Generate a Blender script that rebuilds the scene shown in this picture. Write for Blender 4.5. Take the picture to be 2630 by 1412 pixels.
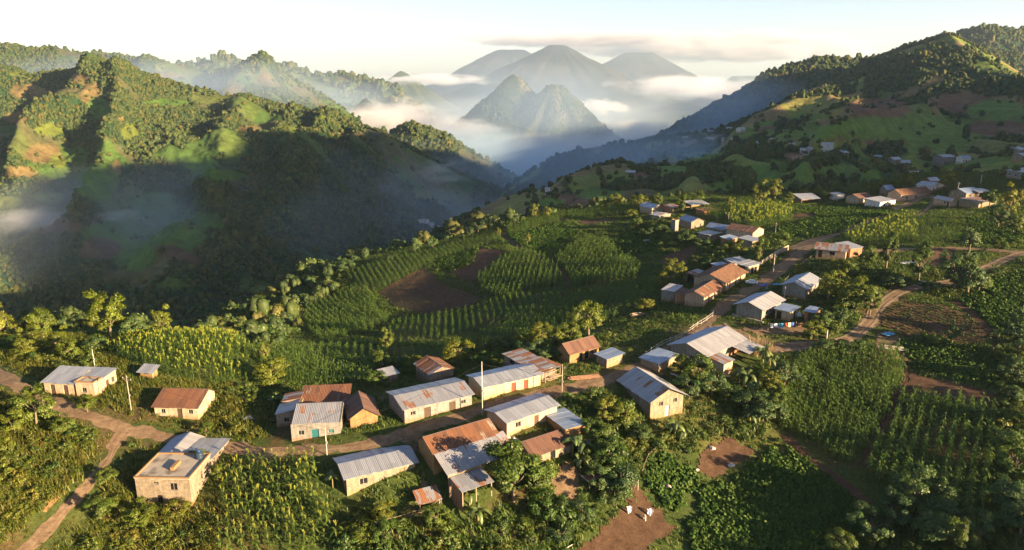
import bpy, bmesh, math, random
import numpy as np
for o in list(bpy.data.objects): bpy.data.objects.remove(o)
SC = bpy.context.scene
COL = SC.collection
random.seed(7); RNG = np.random.default_rng(7)

# ------------------------------------------------------------------ camera, sky, sun, exposure
F_PX, CX, CY, HORIZON = 1878.0, 1315.0, 706.0, 199.0      # photo pixels (2630 x 1412)
PITCH = math.atan((CY - HORIZON) / F_PX)
CAM_Z = 56.0
cam_d = bpy.data.cameras.new('camera'); cam = bpy.data.objects.new('camera', cam_d); COL.objects.link(cam)
cam.location = (0, 0, CAM_Z); cam.rotation_euler = (math.pi/2 - PITCH, 0, 0)
cam_d.sensor_width = 36; cam_d.lens = 36 * F_PX / 2630; cam_d.clip_start = 1; cam_d.clip_end = 60000
SC.camera = cam

SUN_AZ, SUN_EL = math.radians(122), math.radians(13)      # azimuth clockwise from the view direction (+y)
TO_SUN = np.array([math.sin(SUN_AZ)*math.cos(SUN_EL), math.cos(SUN_AZ)*math.cos(SUN_EL), math.sin(SUN_EL)])
world = bpy.data.worlds.new('World'); SC.world = world; world.use_nodes = True
wn = world.node_tree.nodes; wl = world.node_tree.links
sky = wn.new('ShaderNodeTexSky'); sky.sky_type = 'NISHITA'; sky.sun_disc = False
sky.sun_elevation = SUN_EL; sky.sun_rotation = SUN_AZ; sky.altitude = 1500; sky.dust_density = 2.0; sky.air_density = 1.0; sky.ozone_density = 1.0
tint = wn.new('ShaderNodeMix'); tint.data_type = 'RGBA'; tint.blend_type = 'MULTIPLY'; tint.inputs[0].default_value = 1; tint.inputs[7].default_value = (1.04, .965, 1.03, 1)
wl.new(sky.outputs[0], tint.inputs[6]); wl.new(tint.outputs[2], wn['Background'].inputs[0]); wn['Background'].inputs[1].default_value = 0.045
sun_d = bpy.data.lights.new('sun', 'SUN'); sun = bpy.data.objects.new('sun', sun_d); COL.objects.link(sun)
sun_d.energy = 5.0; sun_d.angle = math.radians(0.53); sun_d.color = (1.0, 0.72, 0.42)
sun.rotation_euler = (math.pi/2 - SUN_EL, 0, math.pi - SUN_AZ)
SC.view_settings.view_transform = 'Standard'; SC.view_settings.look = 'None'
SC.view_settings.exposure = 2.4; SC.view_settings.gamma = 1.0
SC.cycles.max_bounces = 6; SC.cycles.diffuse_bounces = 2; SC.cycles.glossy_bounces = 2
SC.cycles.transmission_bounces = 3; SC.cycles.transparent_max_bounces = 8; SC.cycles.volume_bounces = 1
SC.cycles.volume_step_rate = 1.0; SC.cycles.volume_max_steps = 128

# ------------------------------------------------------------------ projection helpers
_c, _s = math.cos(PITCH), math.sin(PITCH)
def ray(px, py):
    x = (np.asarray(px, float) - CX) / F_PX; y = (CY - np.asarray(py, float)) / F_PX
    return np.stack([x, _c + y*_s, -_s + y*_c], -1)
def at_z(px, py, z):
    d = ray(px, py); t = (z - CAM_Z) / d[..., 2]
    return np.array([0, 0, CAM_Z]) + d * np.asarray(t)[..., None]
def at_y(px, py, Y):
    d = ray(px, py); t = np.asarray(Y, float) / d[..., 1]
    return np.array([0, 0, CAM_Z]) + d * np.asarray(t)[..., None]
def project(p):
    p = np.asarray(p, float); x = p[..., 0]; y = p[..., 1]; z = p[..., 2] - CAM_Z
    dep = np.maximum(y*_c - z*_s, 1e-3); up = y*_s + z*_c
    return CX + F_PX*x/dep, CY - F_PX*up/dep, dep

# ------------------------------------------------------------------ noise (numpy)
def _hash(ix, iy, seed):
    h = (ix.astype(np.int64)*374761393 + iy.astype(np.int64)*668265263 + seed*974711) & 0xFFFFFFFF
    h = ((h ^ (h >> 13)) * 1274126177) & 0xFFFFFFFF
    return ((h ^ (h >> 16)) & 0xFFFF) / 65535.0
def vnoise(x, y, seed=0):
    x = np.asarray(x, float); y = np.asarray(y, float)
    ix = np.floor(x); iy = np.floor(y); fx = x-ix; fy = y-iy
    fx = fx*fx*fx*(fx*(fx*6-15)+10); fy = fy*fy*fy*(fy*(fy*6-15)+10)
    a = _hash(ix, iy, seed); b = _hash(ix+1, iy, seed); c = _hash(ix, iy+1, seed); d = _hash(ix+1, iy+1, seed)
    return (a*(1-fx)+b*fx)*(1-fy) + (c*(1-fx)+d*fx)*fy
def fbm(x, y, seed=0, octv=4, gain=.5):
    s = 0; a = 1; t = 0
    for k in range(octv):
        s = s + a*vnoise(x*2**k, y*2**k, seed+k*17); t += a; a *= gain
    return s/t
def ridged(x, y, seed=0, octv=4):
    s = 0; a = 1; t = 0
    for k in range(octv):
        s = s + a*(1-np.abs(2*vnoise(x*2**k, y*2**k, seed+k*31)-1)); t += a; a *= .5
    return s/t
def smooth(a, b, x):
    t = np.clip((np.asarray(x, float)-a)/(b-a), 0, 1); return t*t*(3-2*t)
def in_poly(px, py, poly):
    px = np.asarray(px, float); py = np.asarray(py, float); r = np.zeros(px.shape, bool); n = len(poly)
    for i in range(n):
        x1, y1 = poly[i]; x2, y2 = poly[(i+1) % n]
        if y1 == y2: continue
        r ^= ((y1 > py) != (y2 > py)) & (px < (x2-x1)*(py-y1)/(y2-y1)+x1)
    return r

# ------------------------------------------------------------------ object helpers
def tag(o, label=None, cat=None, group=None, kind=None):
    for k, v in (('label', label), ('category', cat), ('group', group), ('kind', kind)):
        if v: o[k] = v
    return o
def empty(name, loc, rz=0.0):
    o = bpy.data.objects.new(name, None); COL.objects.link(o); o.location = loc; o.rotation_euler = (0, 0, rz); o.empty_display_size = .5
    return o
def link(name, me, mat=None, parent=None):
    o = bpy.data.objects.new(name, me); COL.objects.link(o)
    if mat is not None:
        for m in (mat if isinstance(mat, (list, tuple)) else [mat]): me.materials.append(m)
    if parent is not None: o.parent = parent
    return o
def np_mesh(name, verts, quads=None, tris=None, smooth_=True, col=None, uv=None):
    """verts (N,3); quads (M,4) and/or tris (K,3)."""
    me = bpy.data.meshes.new(name); verts = np.asarray(verts, np.float32)
    loops = []; starts = []; n = 0
    if quads is not None and len(quads):
        quads = np.asarray(quads, np.int32); loops.append(quads.ravel()); starts.append(np.arange(len(quads))*4); n = len(quads)*4
    if tris is not None and len(tris):
        tris = np.asarray(tris, np.int32); loops.append(tris.ravel()); starts.append(n + np.arange(len(tris))*3)
    loops = np.concatenate(loops); starts = np.concatenate(starts).astype(np.int32)
    me.vertices.add(len(verts)); me.vertices.foreach_set('co', verts.ravel())
    me.loops.add(len(loops)); me.loops.foreach_set('vertex_index', loops)
    me.polygons.add(len(starts)); me.polygons.foreach_set('loop_start', starts)
    if smooth_: me.polygons.foreach_set('use_smooth', np.ones(len(starts), bool))
    me.update(calc_edges=True)
    if col is not None:
        a = me.color_attributes.new('Col', 'FLOAT_COLOR', 'POINT'); c = np.ones((len(verts), 4), np.float32); c[:, :3] = col
        a.data.foreach_set('color', c.ravel())
    if uv is not None:
        l = me.uv_layers.new(name='UVMap'); l.data.foreach_set('uv', np.asarray(uv, np.float32)[loops].ravel())
    return me
def grid_mesh(name, P, col=None, keep=None):
    R, C = P.shape[:2]; i = np.arange(R*C).reshape(R, C)
    q = np.stack([i[:-1, :-1], i[:-1, 1:], i[1:, 1:], i[1:, :-1]], -1)
    q = q[keep] if keep is not None else q.reshape(-1, 4)
    q = q.reshape(-1, 4)
    return np_mesh(name, P.reshape(-1, 3), quads=q, col=None if col is None else col.reshape(-1, 3))
class MB:
    """collects boxes, bars, quads and tubes into one mesh"""
    def __init__(s): s.v = []; s.f = []; s.uv = []
    def add(s, vs, fs, uv=None):
        n = len(s.v); s.v += [tuple(map(float, v)) for v in vs]; s.f += [tuple(n+i for i in f) for f in fs]
        s.uv += list(uv) if uv is not None else [(0, 0)]*len(vs); return s
    def box(s, x0, x1, y0, y1, z0, z1):
        return s.add([(x0,y0,z0),(x1,y0,z0),(x1,y1,z0),(x0,y1,z0),(x0,y0,z1),(x1,y0,z1),(x1,y1,z1),(x0,y1,z1)],
                     [(0,3,2,1),(4,5,6,7),(0,1,5,4),(1,2,6,5),(2,3,7,6),(3,0,4,7)])
    def quad(s, a, b, c, d, uv=None): return s.add([a, b, c, d], [(0,1,2,3)], uv)
    def slab(s, a, b, c, d, t, uv=None):
        """a thick sheet: top corners a b c d counter-clockwise from above, thickness t downward"""
        lo = [(p[0], p[1], p[2]-t) for p in (a, b, c, d)]
        return s.add([a, b, c, d]+lo, [(0,1,2,3),(7,6,5,4),(0,4,5,1),(1,5,6,2),(2,6,7,3),(3,7,4,0)], None if uv is None else list(uv)*2)
    def tube(s, pts, rad, n=6, cap=True):
        pts = [np.asarray(p, float) for p in pts]; rad = rad if isinstance(rad, (list, tuple)) else [rad]*len(pts)
        vs = []
        for k, p in enumerate(pts):
            d = pts[min(k+1, len(pts)-1)] - pts[max(k-1, 0)]; d = d/(np.linalg.norm(d)+1e-9)
            a = np.cross(d, (0, 0, 1) if abs(d[2]) < .9 else (1, 0, 0)); a /= np.linalg.norm(a); b = np.cross(d, a)
            for j in range(n):
                t = 2*math.pi*j/n; vs.append(p + rad[k]*(math.cos(t)*a + math.sin(t)*b))
        fs = [(k*n+j, k*n+(j+1) % n, (k+1)*n+(j+1) % n, (k+1)*n+j) for k in range(len(pts)-1) for j in range(n)]
        if cap: fs += [tuple(range(n))[::-1], tuple(range((len(pts)-1)*n, len(pts)*n))]
        return s.add(vs, fs)
    def lathe(s, prof, n=14, c=(0, 0)):
        vs = [(c[0]+r*math.cos(2*math.pi*j/n), c[1]+r*math.sin(2*math.pi*j/n), z) for r, z in prof for j in range(n)]
        fs = [(k*n+j, k*n+(j+1) % n, (k+1)*n+(j+1) % n, (k+1)*n+j) for k in range(len(prof)-1) for j in range(n)]
        fs += [tuple(range(n))[::-1], tuple(range((len(prof)-1)*n, len(prof)*n))]
        return s.add(vs, fs)
    def mesh(s, name, smooth_=False):
        me = bpy.data.meshes.new(name); me.from_pydata(s.v, [], s.f)
        l = me.uv_layers.new(name='UVMap'); idx = np.zeros(len(me.loops), np.int32); me.loops.foreach_get('vertex_index', idx)
        l.data.foreach_set('uv', np.asarray(s.uv, np.float32)[idx].ravel())
        if smooth_: me.polygons.foreach_set('use_smooth', np.ones(len(me.polygons), bool))
        me.update(); return me
    def build(s, name, mat, parent=None, smooth_=False): return link(name, s.mesh(name, smooth_), mat, parent)

# ------------------------------------------------------------------ material helpers
def new_mat(name):
    m = bpy.data.materials.new(name); m.use_nodes = True; nt = m.node_tree
    return m, nt, nt.nodes['Principled BSDF'], nt.nodes['Material Output']
def nd(nt, t, **kw):
    n = nt.nodes.new(t)
    for k, v in kw.items():
        if k.startswith('i_'): n.inputs[k[2:].replace('_', ' ')].default_value = v
        else: setattr(n, k, v)
    return n
def ramp(nt, stops, interp='LINEAR'):
    r = nt.nodes.new('ShaderNodeValToRGB'); cr = r.color_ramp; cr.interpolation = interp
    while len(cr.elements) > 1: cr.elements.remove(cr.elements[-1])
    for i, (p, c) in enumerate(stops):
        e = cr.elements[0] if i == 0 else cr.elements.new(p)
        e.position = p; e.color = (*c, 1) if len(c) == 3 else c
    return r
def mixc(nt, fac, a, b, typ='MIX'):
    n = nt.nodes.new('ShaderNodeMix'); n.data_type = 'RGBA'; n.blend_type = typ
    for sock, v in ((0, fac), (6, a), (7, b)):
        if hasattr(v, 'links') or isinstance(v, bpy.types.NodeSocket): nt.links.new(v, n.inputs[sock])
        else: n.inputs[sock].default_value = v if not (isinstance(v, (tuple, list)) and len(v) == 3) else (*v, 1)
    return n.outputs[2]
def math_n(nt, op, a, b=None, c=None):
    n = nt.nodes.new('ShaderNodeMath'); n.operation = op
    for k, v in enumerate((a, b, c)):
        if v is None: continue
        if isinstance(v, bpy.types.NodeSocket): nt.links.new(v, n.inputs[k])
        else: n.inputs[k].default_value = v
    return n.outputs[0]
def noise_n(nt, vec, scale, detail=4, rough=.55):
    n = nd(nt, 'ShaderNodeTexNoise'); n.inputs['Scale'].default_value = scale; n.inputs['Detail'].default_value = detail; n.inputs['Roughness'].default_value = rough
    if vec is not None: nt.links.new(vec, n.inputs['Vector'])
    return n.outputs[0]
def bump_n(nt, h, strength, dist):
    b = nd(nt, 'ShaderNodeBump'); b.inputs['Strength'].default_value = strength; b.inputs['Distance'].default_value = dist; nt.links.new(h, b.inputs['Height']); return b.outputs[0]
def rough_mat(name, c1, c2, scale=1.0, rough=.9, bump=.3, bdist=.05, scale2=None, c3=None):
    """two-tone mottled matte surface in object space"""
    m, nt, b, _ = new_mat(name); tc = nd(nt, 'ShaderNodeTexCoord').outputs['Object']
    n1 = noise_n(nt, tc, scale, 6, .65); r = ramp(nt, [(.3, c1), (.7, c2)]); nt.links.new(n1, r.inputs[0]); c = r.outputs[0]
    if c3 is not None:
        n2 = noise_n(nt, tc, scale2 or scale*.25, 4, .6); r2 = ramp(nt, [(.5, (0,0,0)), (.62, (1,1,1))]); nt.links.new(n2, r2.inputs[0]); c = mixc(nt, r2.outputs[0], c, c3)
    nt.links.new(c, b.inputs['Base Color']); b.inputs['Roughness'].default_value = rough; b.inputs['Specular IOR Level'].default_value = .2
    nt.links.new(bump_n(nt, noise_n(nt, tc, scale*4, 4), bump, bdist), b.inputs['Normal']); return m
# ------------------------------------------------------------------ near ground: the village ridge
ZS = 1.33
CP = [  # (photo px, py, height above the village street / ZS)
 (180,1000,0),(460,1060,-.5),(430,1260,-3),(480,1130,-1),(330,1090,-.5),(60,960,1),(810,1130,0),(980,1240,-1.5),(1120,1060,.5),(1150,1200,-.5),
 (1370,1090,.5),(1320,1000,1),(1490,930,1.5),(1690,1060,-.5),(1800,930,2),(1640,960,1.5),(1920,810,3),(2050,755,4),(1800,780,2.5),(1720,770,1.5),
 (1930,700,3.5),(2140,660,6),(2020,640,5),(2290,530,7),(2450,515,9),(1680,540,2),(1880,600,3),(2600,450,14),(2600,640,8),(2450,700,6),
 (2350,720,5),(2100,880,2),(2250,850,3),(2500,850,3),(2630,900,3.5),(2100,1050,-2),(2400,1200,-2),(2620,1250,-2),(1900,1200,-5),(1700,1300,-6),
 (1500,1390,-7),(1200,1390,-6),(900,1390,-5),(650,1390,-5),(700,1200,-2.5),(300,1390,-5),(90,1230,1),(40,1050,1.5),(150,1400,-3),(250,1190,-2.5),
 (450,862,2.5),(600,900,1),(300,910,-.5),(750,970,-3),(900,965,-4),(1000,900,-6),(1200,880,-5),(1400,850,-4),(1600,830,0),(1100,830,-9),
 (900,850,-10),(1300,780,-6),(1500,720,-3),(1650,680,-1),(1100,770,-10),(850,800,-15),(1000,680,-10),(900,700,-13),(700,790,-18),(1250,650,-6),
 (1400,600,-3),(1550,560,-1),(1280,590,-5),(1100,640,-9),(650,880,-6),(600,820,-14),(280,850,-4),(100,850,-4),(0,880,-3),(2050,520,5),(2250,500,7)]
CREST = [(-300,880,-5),(-60,868,-4),(0,862,-4),(130,845,-4),(290,842,-5),(420,842,-1),(500,846,1),(580,815,-12),(660,760,-17),(760,715,-16),(870,672,-12),(980,642,-10),
 (1090,622,-8),(1200,602,-6),(1290,585,-5),(1380,562,-3),(1480,542,-2),(1640,520,1),(1800,508,3),(2050,500,5),(2200,487,7),(2400,462,10),(2500,447,13),(2630,432,17),(2900,410,22)]
_cp = np.array([at_z(a, b, z*ZS) for a, b, z in CP])
_ext = np.array([(-230,60,6),(-230,160,-8),(-150,20,3),(0,20,-10),(120,30,-2),(300,150,12),(330,320,26),(0,-60,-6),(150,-60,-2),(-150,-60,4),(440,200,18),(440,0,8),(-90,48,2),(250,420,30)])
_cp = np.concatenate([_cp, _ext])
def _tps(r2): return np.where(r2 > 1e-9, .5*r2*np.log(np.maximum(r2, 1e-9)), 0)
_n = len(_cp); _K = _tps(((_cp[:, None, :2]-_cp[None, :, :2])**2).sum(-1)/1e4) + .02*np.eye(_n)
_Pm = np.c_[np.ones(_n), _cp[:, :2]/100]
_A = np.zeros((_n+3, _n+3)); _A[:_n, :_n] = _K; _A[:_n, _n:] = _Pm; _A[_n:, :_n] = _Pm.T
_w = np.linalg.solve(_A, np.r_[_cp[:, 2], 0, 0, 0])
def _base(x, y):
    out = _w[_n] + _w[_n+1]*x/100 + _w[_n+2]*y/100
    for k in range(_n): out = out + _w[k]*_tps(((x-_cp[k, 0])**2+(y-_cp[k, 1])**2)/1e4)
    return out
_cr = np.array([at_z(a, b, z*ZS) for a, b, z in CREST]); _cth = np.arctan2(_cr[:, 0], _cr[:, 1]); _crr = np.hypot(_cr[:, 0], _cr[:, 1])
GX0, GX1, GY0, GY1, GS = -240., 460., -70., 520., 1.0
gx = np.arange(GX0, GX1+.1, GS); gy = np.arange(GY0, GY1+.1, GS); GXX, GYY = np.meshgrid(gx, gy)
_th = np.arctan2(GXX, GYY); _r = np.hypot(GXX, GYY); _rc = np.interp(_th, _cth, _crr) + 2.5*(fbm(_th*40, _th*0, 5)-.5)*2
_rc = np.where(np.abs(_th) > .72, _rc+(np.abs(_th)-.72)*np.where(_th > 0, 2600, 300), _rc)
_d = np.clip(_r-_rc-1.5, 0, None); _drop = .72*_d*_d/(_d+9)
_rel = np.minimum(_r, _rc+3); _bx = GXX*_rel/np.maximum(_r, 1e-6); _by = GYY*_rel/np.maximum(_r, 1e-6)
HG = _base(np.where(_d > 0, _bx, GXX), np.where(_d > 0, _by, GYY)) - _drop
HG += 1.1*(fbm(GXX/17, GYY/17, 3)-.5)*smooth(0, 1, np.ones_like(GXX)) + .35*(fbm(GXX/4, GYY/4, 9)-.5) + smooth(0, 40, _d)*14*(fbm(GXX/45, GYY/45, 21)-.5)
HG += smooth(60, 0, GYY)*0
HG += 19*np.exp(-(((GXX-158)/46)**2+((GYY-24)/32)**2))                         # unseen wooded knoll, added so its shade falls on the lower fields
def H(x, y):
    fx = np.clip((np.asarray(x, float)-GX0)/GS, 0, len(gx)-1.001); fy = np.clip((np.asarray(y, float)-GY0)/GS, 0, len(gy)-1.001)
    ix = fx.astype(int); iy = fy.astype(int); fx = fx-ix; fy = fy-iy
    return (HG[iy, ix]*(1-fx)+HG[iy, ix+1]*fx)*(1-fy) + (HG[iy+1, ix]*(1-fx)+HG[iy+1, ix+1]*fx)*fy
_T = np.arange(40, 620, .4)
def P(px, py):
    """photo pixel -> the point of the near ground seen there"""
    d = ray(px, py); q = np.array([0, 0, CAM_Z]) + d[None]*_T[:, None]; below = q[:, 2] < H(q[:, 0], q[:, 1])
    k = int(np.argmax(below)); k = k if below.any() else len(_T)-1
    q = q[k]; return np.array([q[0], q[1], H(q[0], q[1])])
def Pn(pts): return np.array([P(a, b) for a, b in pts])

# land-cover tint of the ground (albedo only)
def field_tint(x, y, seed=0):
    n = fbm(x/9, y/9, seed+40); n2 = fbm(x/2.2, y/2.2, seed+50); n3 = fbm(x/30, y/30, seed+60)
    g = np.stack([.034+.03*n2, .052+.035*n2, .013+.008*n2], -1); dry = np.array([.13, .105, .035]); soil = np.array([.10, .062, .032])
    g = g + (dry-g)*(smooth(.55, .72, n3)*.55)[..., None]; g = g + (soil-g)*(smooth(.56, .70, n)*.7)[..., None]
    return g
def ground_mat(name, nscale, bump, bdist):
    m, nt, b, _ = new_mat(name); at = nd(nt, 'ShaderNodeVertexColor', layer_name='Col').outputs[0]; geo = nd(nt, 'ShaderNodeNewGeometry').outputs['Position']
    n1 = noise_n(nt, geo, nscale, 6, .7); r = ramp(nt, [(.25, (.5,.5,.5)), (.75, (1.45,1.45,1.45))]); nt.links.new(n1, r.inputs[0])
    nt.links.new(mixc(nt, 1.0, at, r.outputs[0], 'MULTIPLY'), b.inputs['Base Color']); b.inputs['Roughness'].default_value = .95; b.inputs['Specular IOR Level'].default_value = .1
    nt.links.new(bump_n(nt, n1, bump, bdist), b.inputs['Normal']); return m
M_GROUND = ground_mat('ground_cover', 1.6, .8, .25)
M_HILL = ground_mat('hill_cover', .12, .8, 3.0)
M_FAR = ground_mat('far_forest_cover', .035, 1.0, 14.0)
gr = link('ground', grid_mesh('ground', np.stack([GXX, GYY, HG], -1), field_tint(GXX, GYY)), M_GROUND); tag(gr, kind='structure')

# ------------------------------------------------------------------ hills: surfaces through ridge and slope lines, each at its own distance
LOFTS = {}
def loft(name, rows, px0, px1, nc, nr, amp, seed, mat, spurs=(), patches=(), tint=None, nscale=260., back=(260, -150), stretch=3.2, ridge_amp=.25, fields=1.0, detail=1.0):
    pxs = np.linspace(px0, px1, nc); R = []
    def sm(a, k):
        k = max(1, int(k)); ker = np.hanning(2*k+3)[1:-1]; ker /= ker.sum(); return np.convolve(np.pad(a, k, mode='edge'), ker, mode='valid')
    for row in rows:
        a = np.array(row, float); py = sm(np.interp(pxs, a[:, 0], a[:, 1]), nc*.010); Y = sm(np.interp(pxs, a[:, 0], a[:, 2]), nc*.05); R.append(at_y(pxs, py, Y))
    top = R[0]; b1 = top+np.array([0, back[0], back[1]]); b0 = top+np.array([0, back[0]*2.5, back[1]*3])
    R = np.array([b0, b1]+R); L = len(R)
    # Catmull-Rom down the slope
    t = np.linspace(.35, L-1, nr); i = np.clip(np.floor(t).astype(int), 0, L-2); f = (t-i)[:, None, None]
    p0 = R[np.maximum(i-1, 0)]; p1 = R[i]; p2 = R[i+1]; p3 = R[np.minimum(i+2, L-1)]
    S = .5*((2*p1)+(-p0+p2)*f+(2*p0-5*p1+4*p2-p3)*f**2+(-p0+3*p1-3*p2+p3)*f**3)
    v = np.cumsum(np.linalg.norm(np.diff(S, axis=0, prepend=S[:1]), axis=-1), 0); X = S[..., 0]
    env = ridge_amp+(1-ridge_amp)*smooth(2.0, 3.0, t)[:, None]
    warp = 60*(fbm(X/180, v/180, seed+5)-.5)
    d = amp*env*(1.5*(ridged((X+warp)/nscale, v/(nscale*stretch), seed, 3)-.62) + .5*(fbm(X/70, v/90, seed+3)-.5)*detail + .16*(fbm(X/20, v/20, seed+4)-.5)*detail)
    ppx, ppy, _ = project(S)
    for pl, a, w in spurs:
        pl = np.array(pl, float); best = np.full(ppx.shape, 1e9)
        for k in range(len(pl)-1):
            ab = pl[k+1]-pl[k]; tt = np.clip(((ppx-pl[k, 0])*ab[0]+(ppy-pl[k, 1])*ab[1])/(ab@ab), 0, 1)
            best = np.minimum(best, np.hypot(ppx-pl[k, 0]-tt*ab[0], ppy-pl[k, 1]-tt*ab[1]))
        d = d + a*np.exp(-np.sqrt((best/w)**2+.15))*smooth(1.9,2.6,t)[:,None]*1.55
    S = S + d[..., None]*np.array([0, -.45, .9])
    ppx, ppy, _ = project(S)
    # albedo: patchwork of clearings and fields, trees mask
    n1 = fbm(X/95, v/95, seed+11); n2 = fbm(X/26, v/26, seed+12)
    ci = np.floor((X+50*n1)/70); cj = np.floor((v+60*n2)/55); cell = _hash(ci, cj, seed+13); cell2 = _hash(ci, cj, seed+14)
    pal = np.array([(.06,.105,.02),(.095,.13,.026),(.12,.105,.045),(.075,.125,.022),(.10,.088,.04),(.115,.13,.036)]); base = pal[np.minimum((cell*6).astype(int), 5)]
    woods = np.array([.020,.046,.018]); clear = smooth(.50, .58, n1*.75+cell2*.35*fields)*fields
    for (cx, cy, rx, ry, c) in patches:
        e = np.hypot((ppx-cx)/rx, (ppy-cy)/ry)+.55*(n2-.5)+.5*(n1-.5); k = smooth(1.05, .9, e)
        clear = clear*(1-k)+k*(1 if c is not None else 0)
        if c is not None: base = base+(np.array(c)-base)*k[..., None]
    colr = base*(.75+.5*n2[..., None]); colr = woods+(colr-woods)*clear[..., None]
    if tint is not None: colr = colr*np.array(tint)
    o = link(name, grid_mesh(name, S, colr), mat); tag(o, kind='structure')
    LOFTS.setdefault(name, []).append(dict(S=S, clear=clear, ppx=ppx, ppy=ppy, t=t)); return LOFTS[name][-1]
TAN = (.135,.10,.042); GRN = (.06,.115,.02); YGR = (.10,.125,.022); BRN = (.085,.06,.034)
L_LEFT = loft('hillside', [
 [(-300,160,1300),(0,168,1350),(100,185,1350),(180,178,1350),(255,166,1330),(330,185,1320),(430,207,1320),(530,238,1330),(640,268,1330),(760,290,1300),(860,312,1250),(930,332,1200),(975,360,1150),(1020,382,1130),(1090,410,1150),(1160,440,1180),(1250,475,1200),(1340,510,1250)],
 [(-300,300,1120),(0,290,1130),(100,300,1140),(180,290,1100),(255,290,1060),(330,300,1050),(430,310,1060),(530,335,1080),(640,360,1080),(760,385,1060),(860,410,1040),(930,430,1010),(1000,460,1000),(1060,480,1000),(1120,505,1010),(1200,530,1040),(1270,545,1080),(1345,560,1120)],
 [(-300,470,900),(0,460,900),(150,455,900),(255,460,880),(400,470,870),(550,490,870),(700,510,850),(850,540,840),(960,560,830),(1050,575,840),(1120,590,860),(1180,600,880),(1250,600,900),(1330,600,950)],
 [(-300,660,700),(0,650,700),(200,650,690),(400,660,680),(600,670,670),(750,680,660),(900,670,660),(1000,660,690),(1080,645,720),(1150,630,760),(1230,630,820),(1330,630,900)],
 [(-300,860,560),(0,860,560),(300,860,540),(600,840,530),(800,800,560),(950,740,600),(1080,700,640),(1180,670,700),(1330,660,800)],
 [(-300,1100,430),(0,1100,430),(300,1100,420),(600,1050,420),(800,1000,460),(950,900,500),(1080,800,560),(1180,760,600),(1330,720,700)]],
 -300, 1345, 620, 380, 50, 3, M_HILL,
 spurs=[([(255,160),(205,250),(140,340),(60,440)], 42, 30), ([(325,185),(318,330),(290,420),(235,520),(215,610)], 34, 32), ([(190,215),(120,300),(30,410),(-40,470)], -30, 22), ([(860,315),(800,420),(760,520),(640,640)], 34, 45), ([(640,270),(600,380),(560,480),(580,600)], 22, 40), ([(975,360),(1040,470),(1130,560)], 24, 40)],
 patches=[(235,240,30,29,TAN),(205,200,27,14,TAN),(70,235,47,19,TAN),(110,395,51,27,TAN),(60,440,47,16,TAN),(150,415,27,19,YGR),(330,340,21,22,YGR),(310,300,10,9,TAN),(300,430,14,26,TAN),(255,275,30,30,GRN),(120,330,40,16,YGR),
  (520,420,50,22,GRN),(620,470,60,10,BRN),(555,450,70,16,GRN),(400,590,160,60,GRN),(480,640,90,36,BRN),(340,650,60,50,GRN),(240,590,17,25,TAN),(745,540,24,10,YGR),(400,520,70,30,GRN),(160,580,50,22,BRN),(330,600,120,40,GRN),(520,610,70,40,GRN),(250,640,60,30,BRN),(470,190,54,7,TAN),(730,330,34,9,YGR),
  (250,470,60,50,GRN),(560,250,27,7,YGR),(870,280,27,6,TAN),(820,300,20,6,YGR),(480,345,27,11,YGR),(430,262,60,10,GRN),(900,345,40,6,TAN),(40,300,34,14,TAN),(640,330,27,9,TAN),(20,520,40,13,YGR),(130,505,40,14,GRN),
  (60,190,40,7,YGR),(640,640,130,50,None),(120,780,300,70,None),(480,780,200,50,None),(800,480,160,60,None),(900,560,120,60,None),(300,250,18,40,None)], fields=.6, detail=1.5)
L_KNOLL = loft('hillside', [
 [(880,400,1500),(930,368,1500),(990,350,1450),(1030,328,1420),(1060,316,1400),(1110,332,1400),(1160,357,1380),(1220,395,1380),(1290,430,1380),(1360,470,1400),(1420,500,1420)],
 [(880,490,1250),(930,480,1200),(1060,470,1180),(1150,480,1180),(1250,515,1200),(1350,540,1250),(1420,560,1280)],
 [(880,640,1000),(930,620,1000),(1100,620,1000),(1250,610,1050),(1420,610,1100)]], 880, 1420, 200, 110, 20, 14, M_HILL, patches=[(1010,350,60,8,YGR)], fields=.7)
L_BACK = loft('hills', [
 [(-300,95,2300),(0,110,2300),(90,128,2300),(150,122,2300),(230,142,2250),(300,140,2200),(390,160,2150),(470,174,2100),(560,186,2050),(640,182,2000),(695,172,1950),(750,207,1900),(810,235,1880),(870,270,1850),(930,315,1800)],
 [(-300,180,2000),(0,180,2000),(300,200,1950),(600,240,1850),(700,235,1750),(800,280,1700),(930,330,1700)],
 [(-300,300,1700),(0,300,1700),(300,310,1650),(600,330,1550),(800,350,1500),(930,390,1550)]], -300, 930, 300, 120, 40, 23, M_HILL, spurs=[([(695,172),(640,230),(600,290)], 40, 30), ([(390,160),(360,200)], 30, 25)],
 patches=[(580,225,60,22,TAN),(630,205,30,16,GRN),(680,200,20,14,TAN),(430,195,40,8,TAN),(500,215,50,12,YGR),(270,155,60,6,TAN)], fields=.8, nscale=300)
L_FARRIDGE = loft('hills', [
 [(470,170,4300),(560,153,4200),(640,162,4100),(720,174,4000),(800,187,3900),(900,196,3800),(960,207,3700),(1010,226,3600),(1060,255,3500),(1110,300,3400)],
 [(470,250,3500),(640,250,3400),(800,265,3300),(960,300,3200),(1110,350,3100)],
 [(470,360,2900),(800,360,2900),(1110,400,2900)]], 470, 1110, 200, 90, 60, 33, M_FAR, nscale=420, back=(500, -200))
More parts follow.
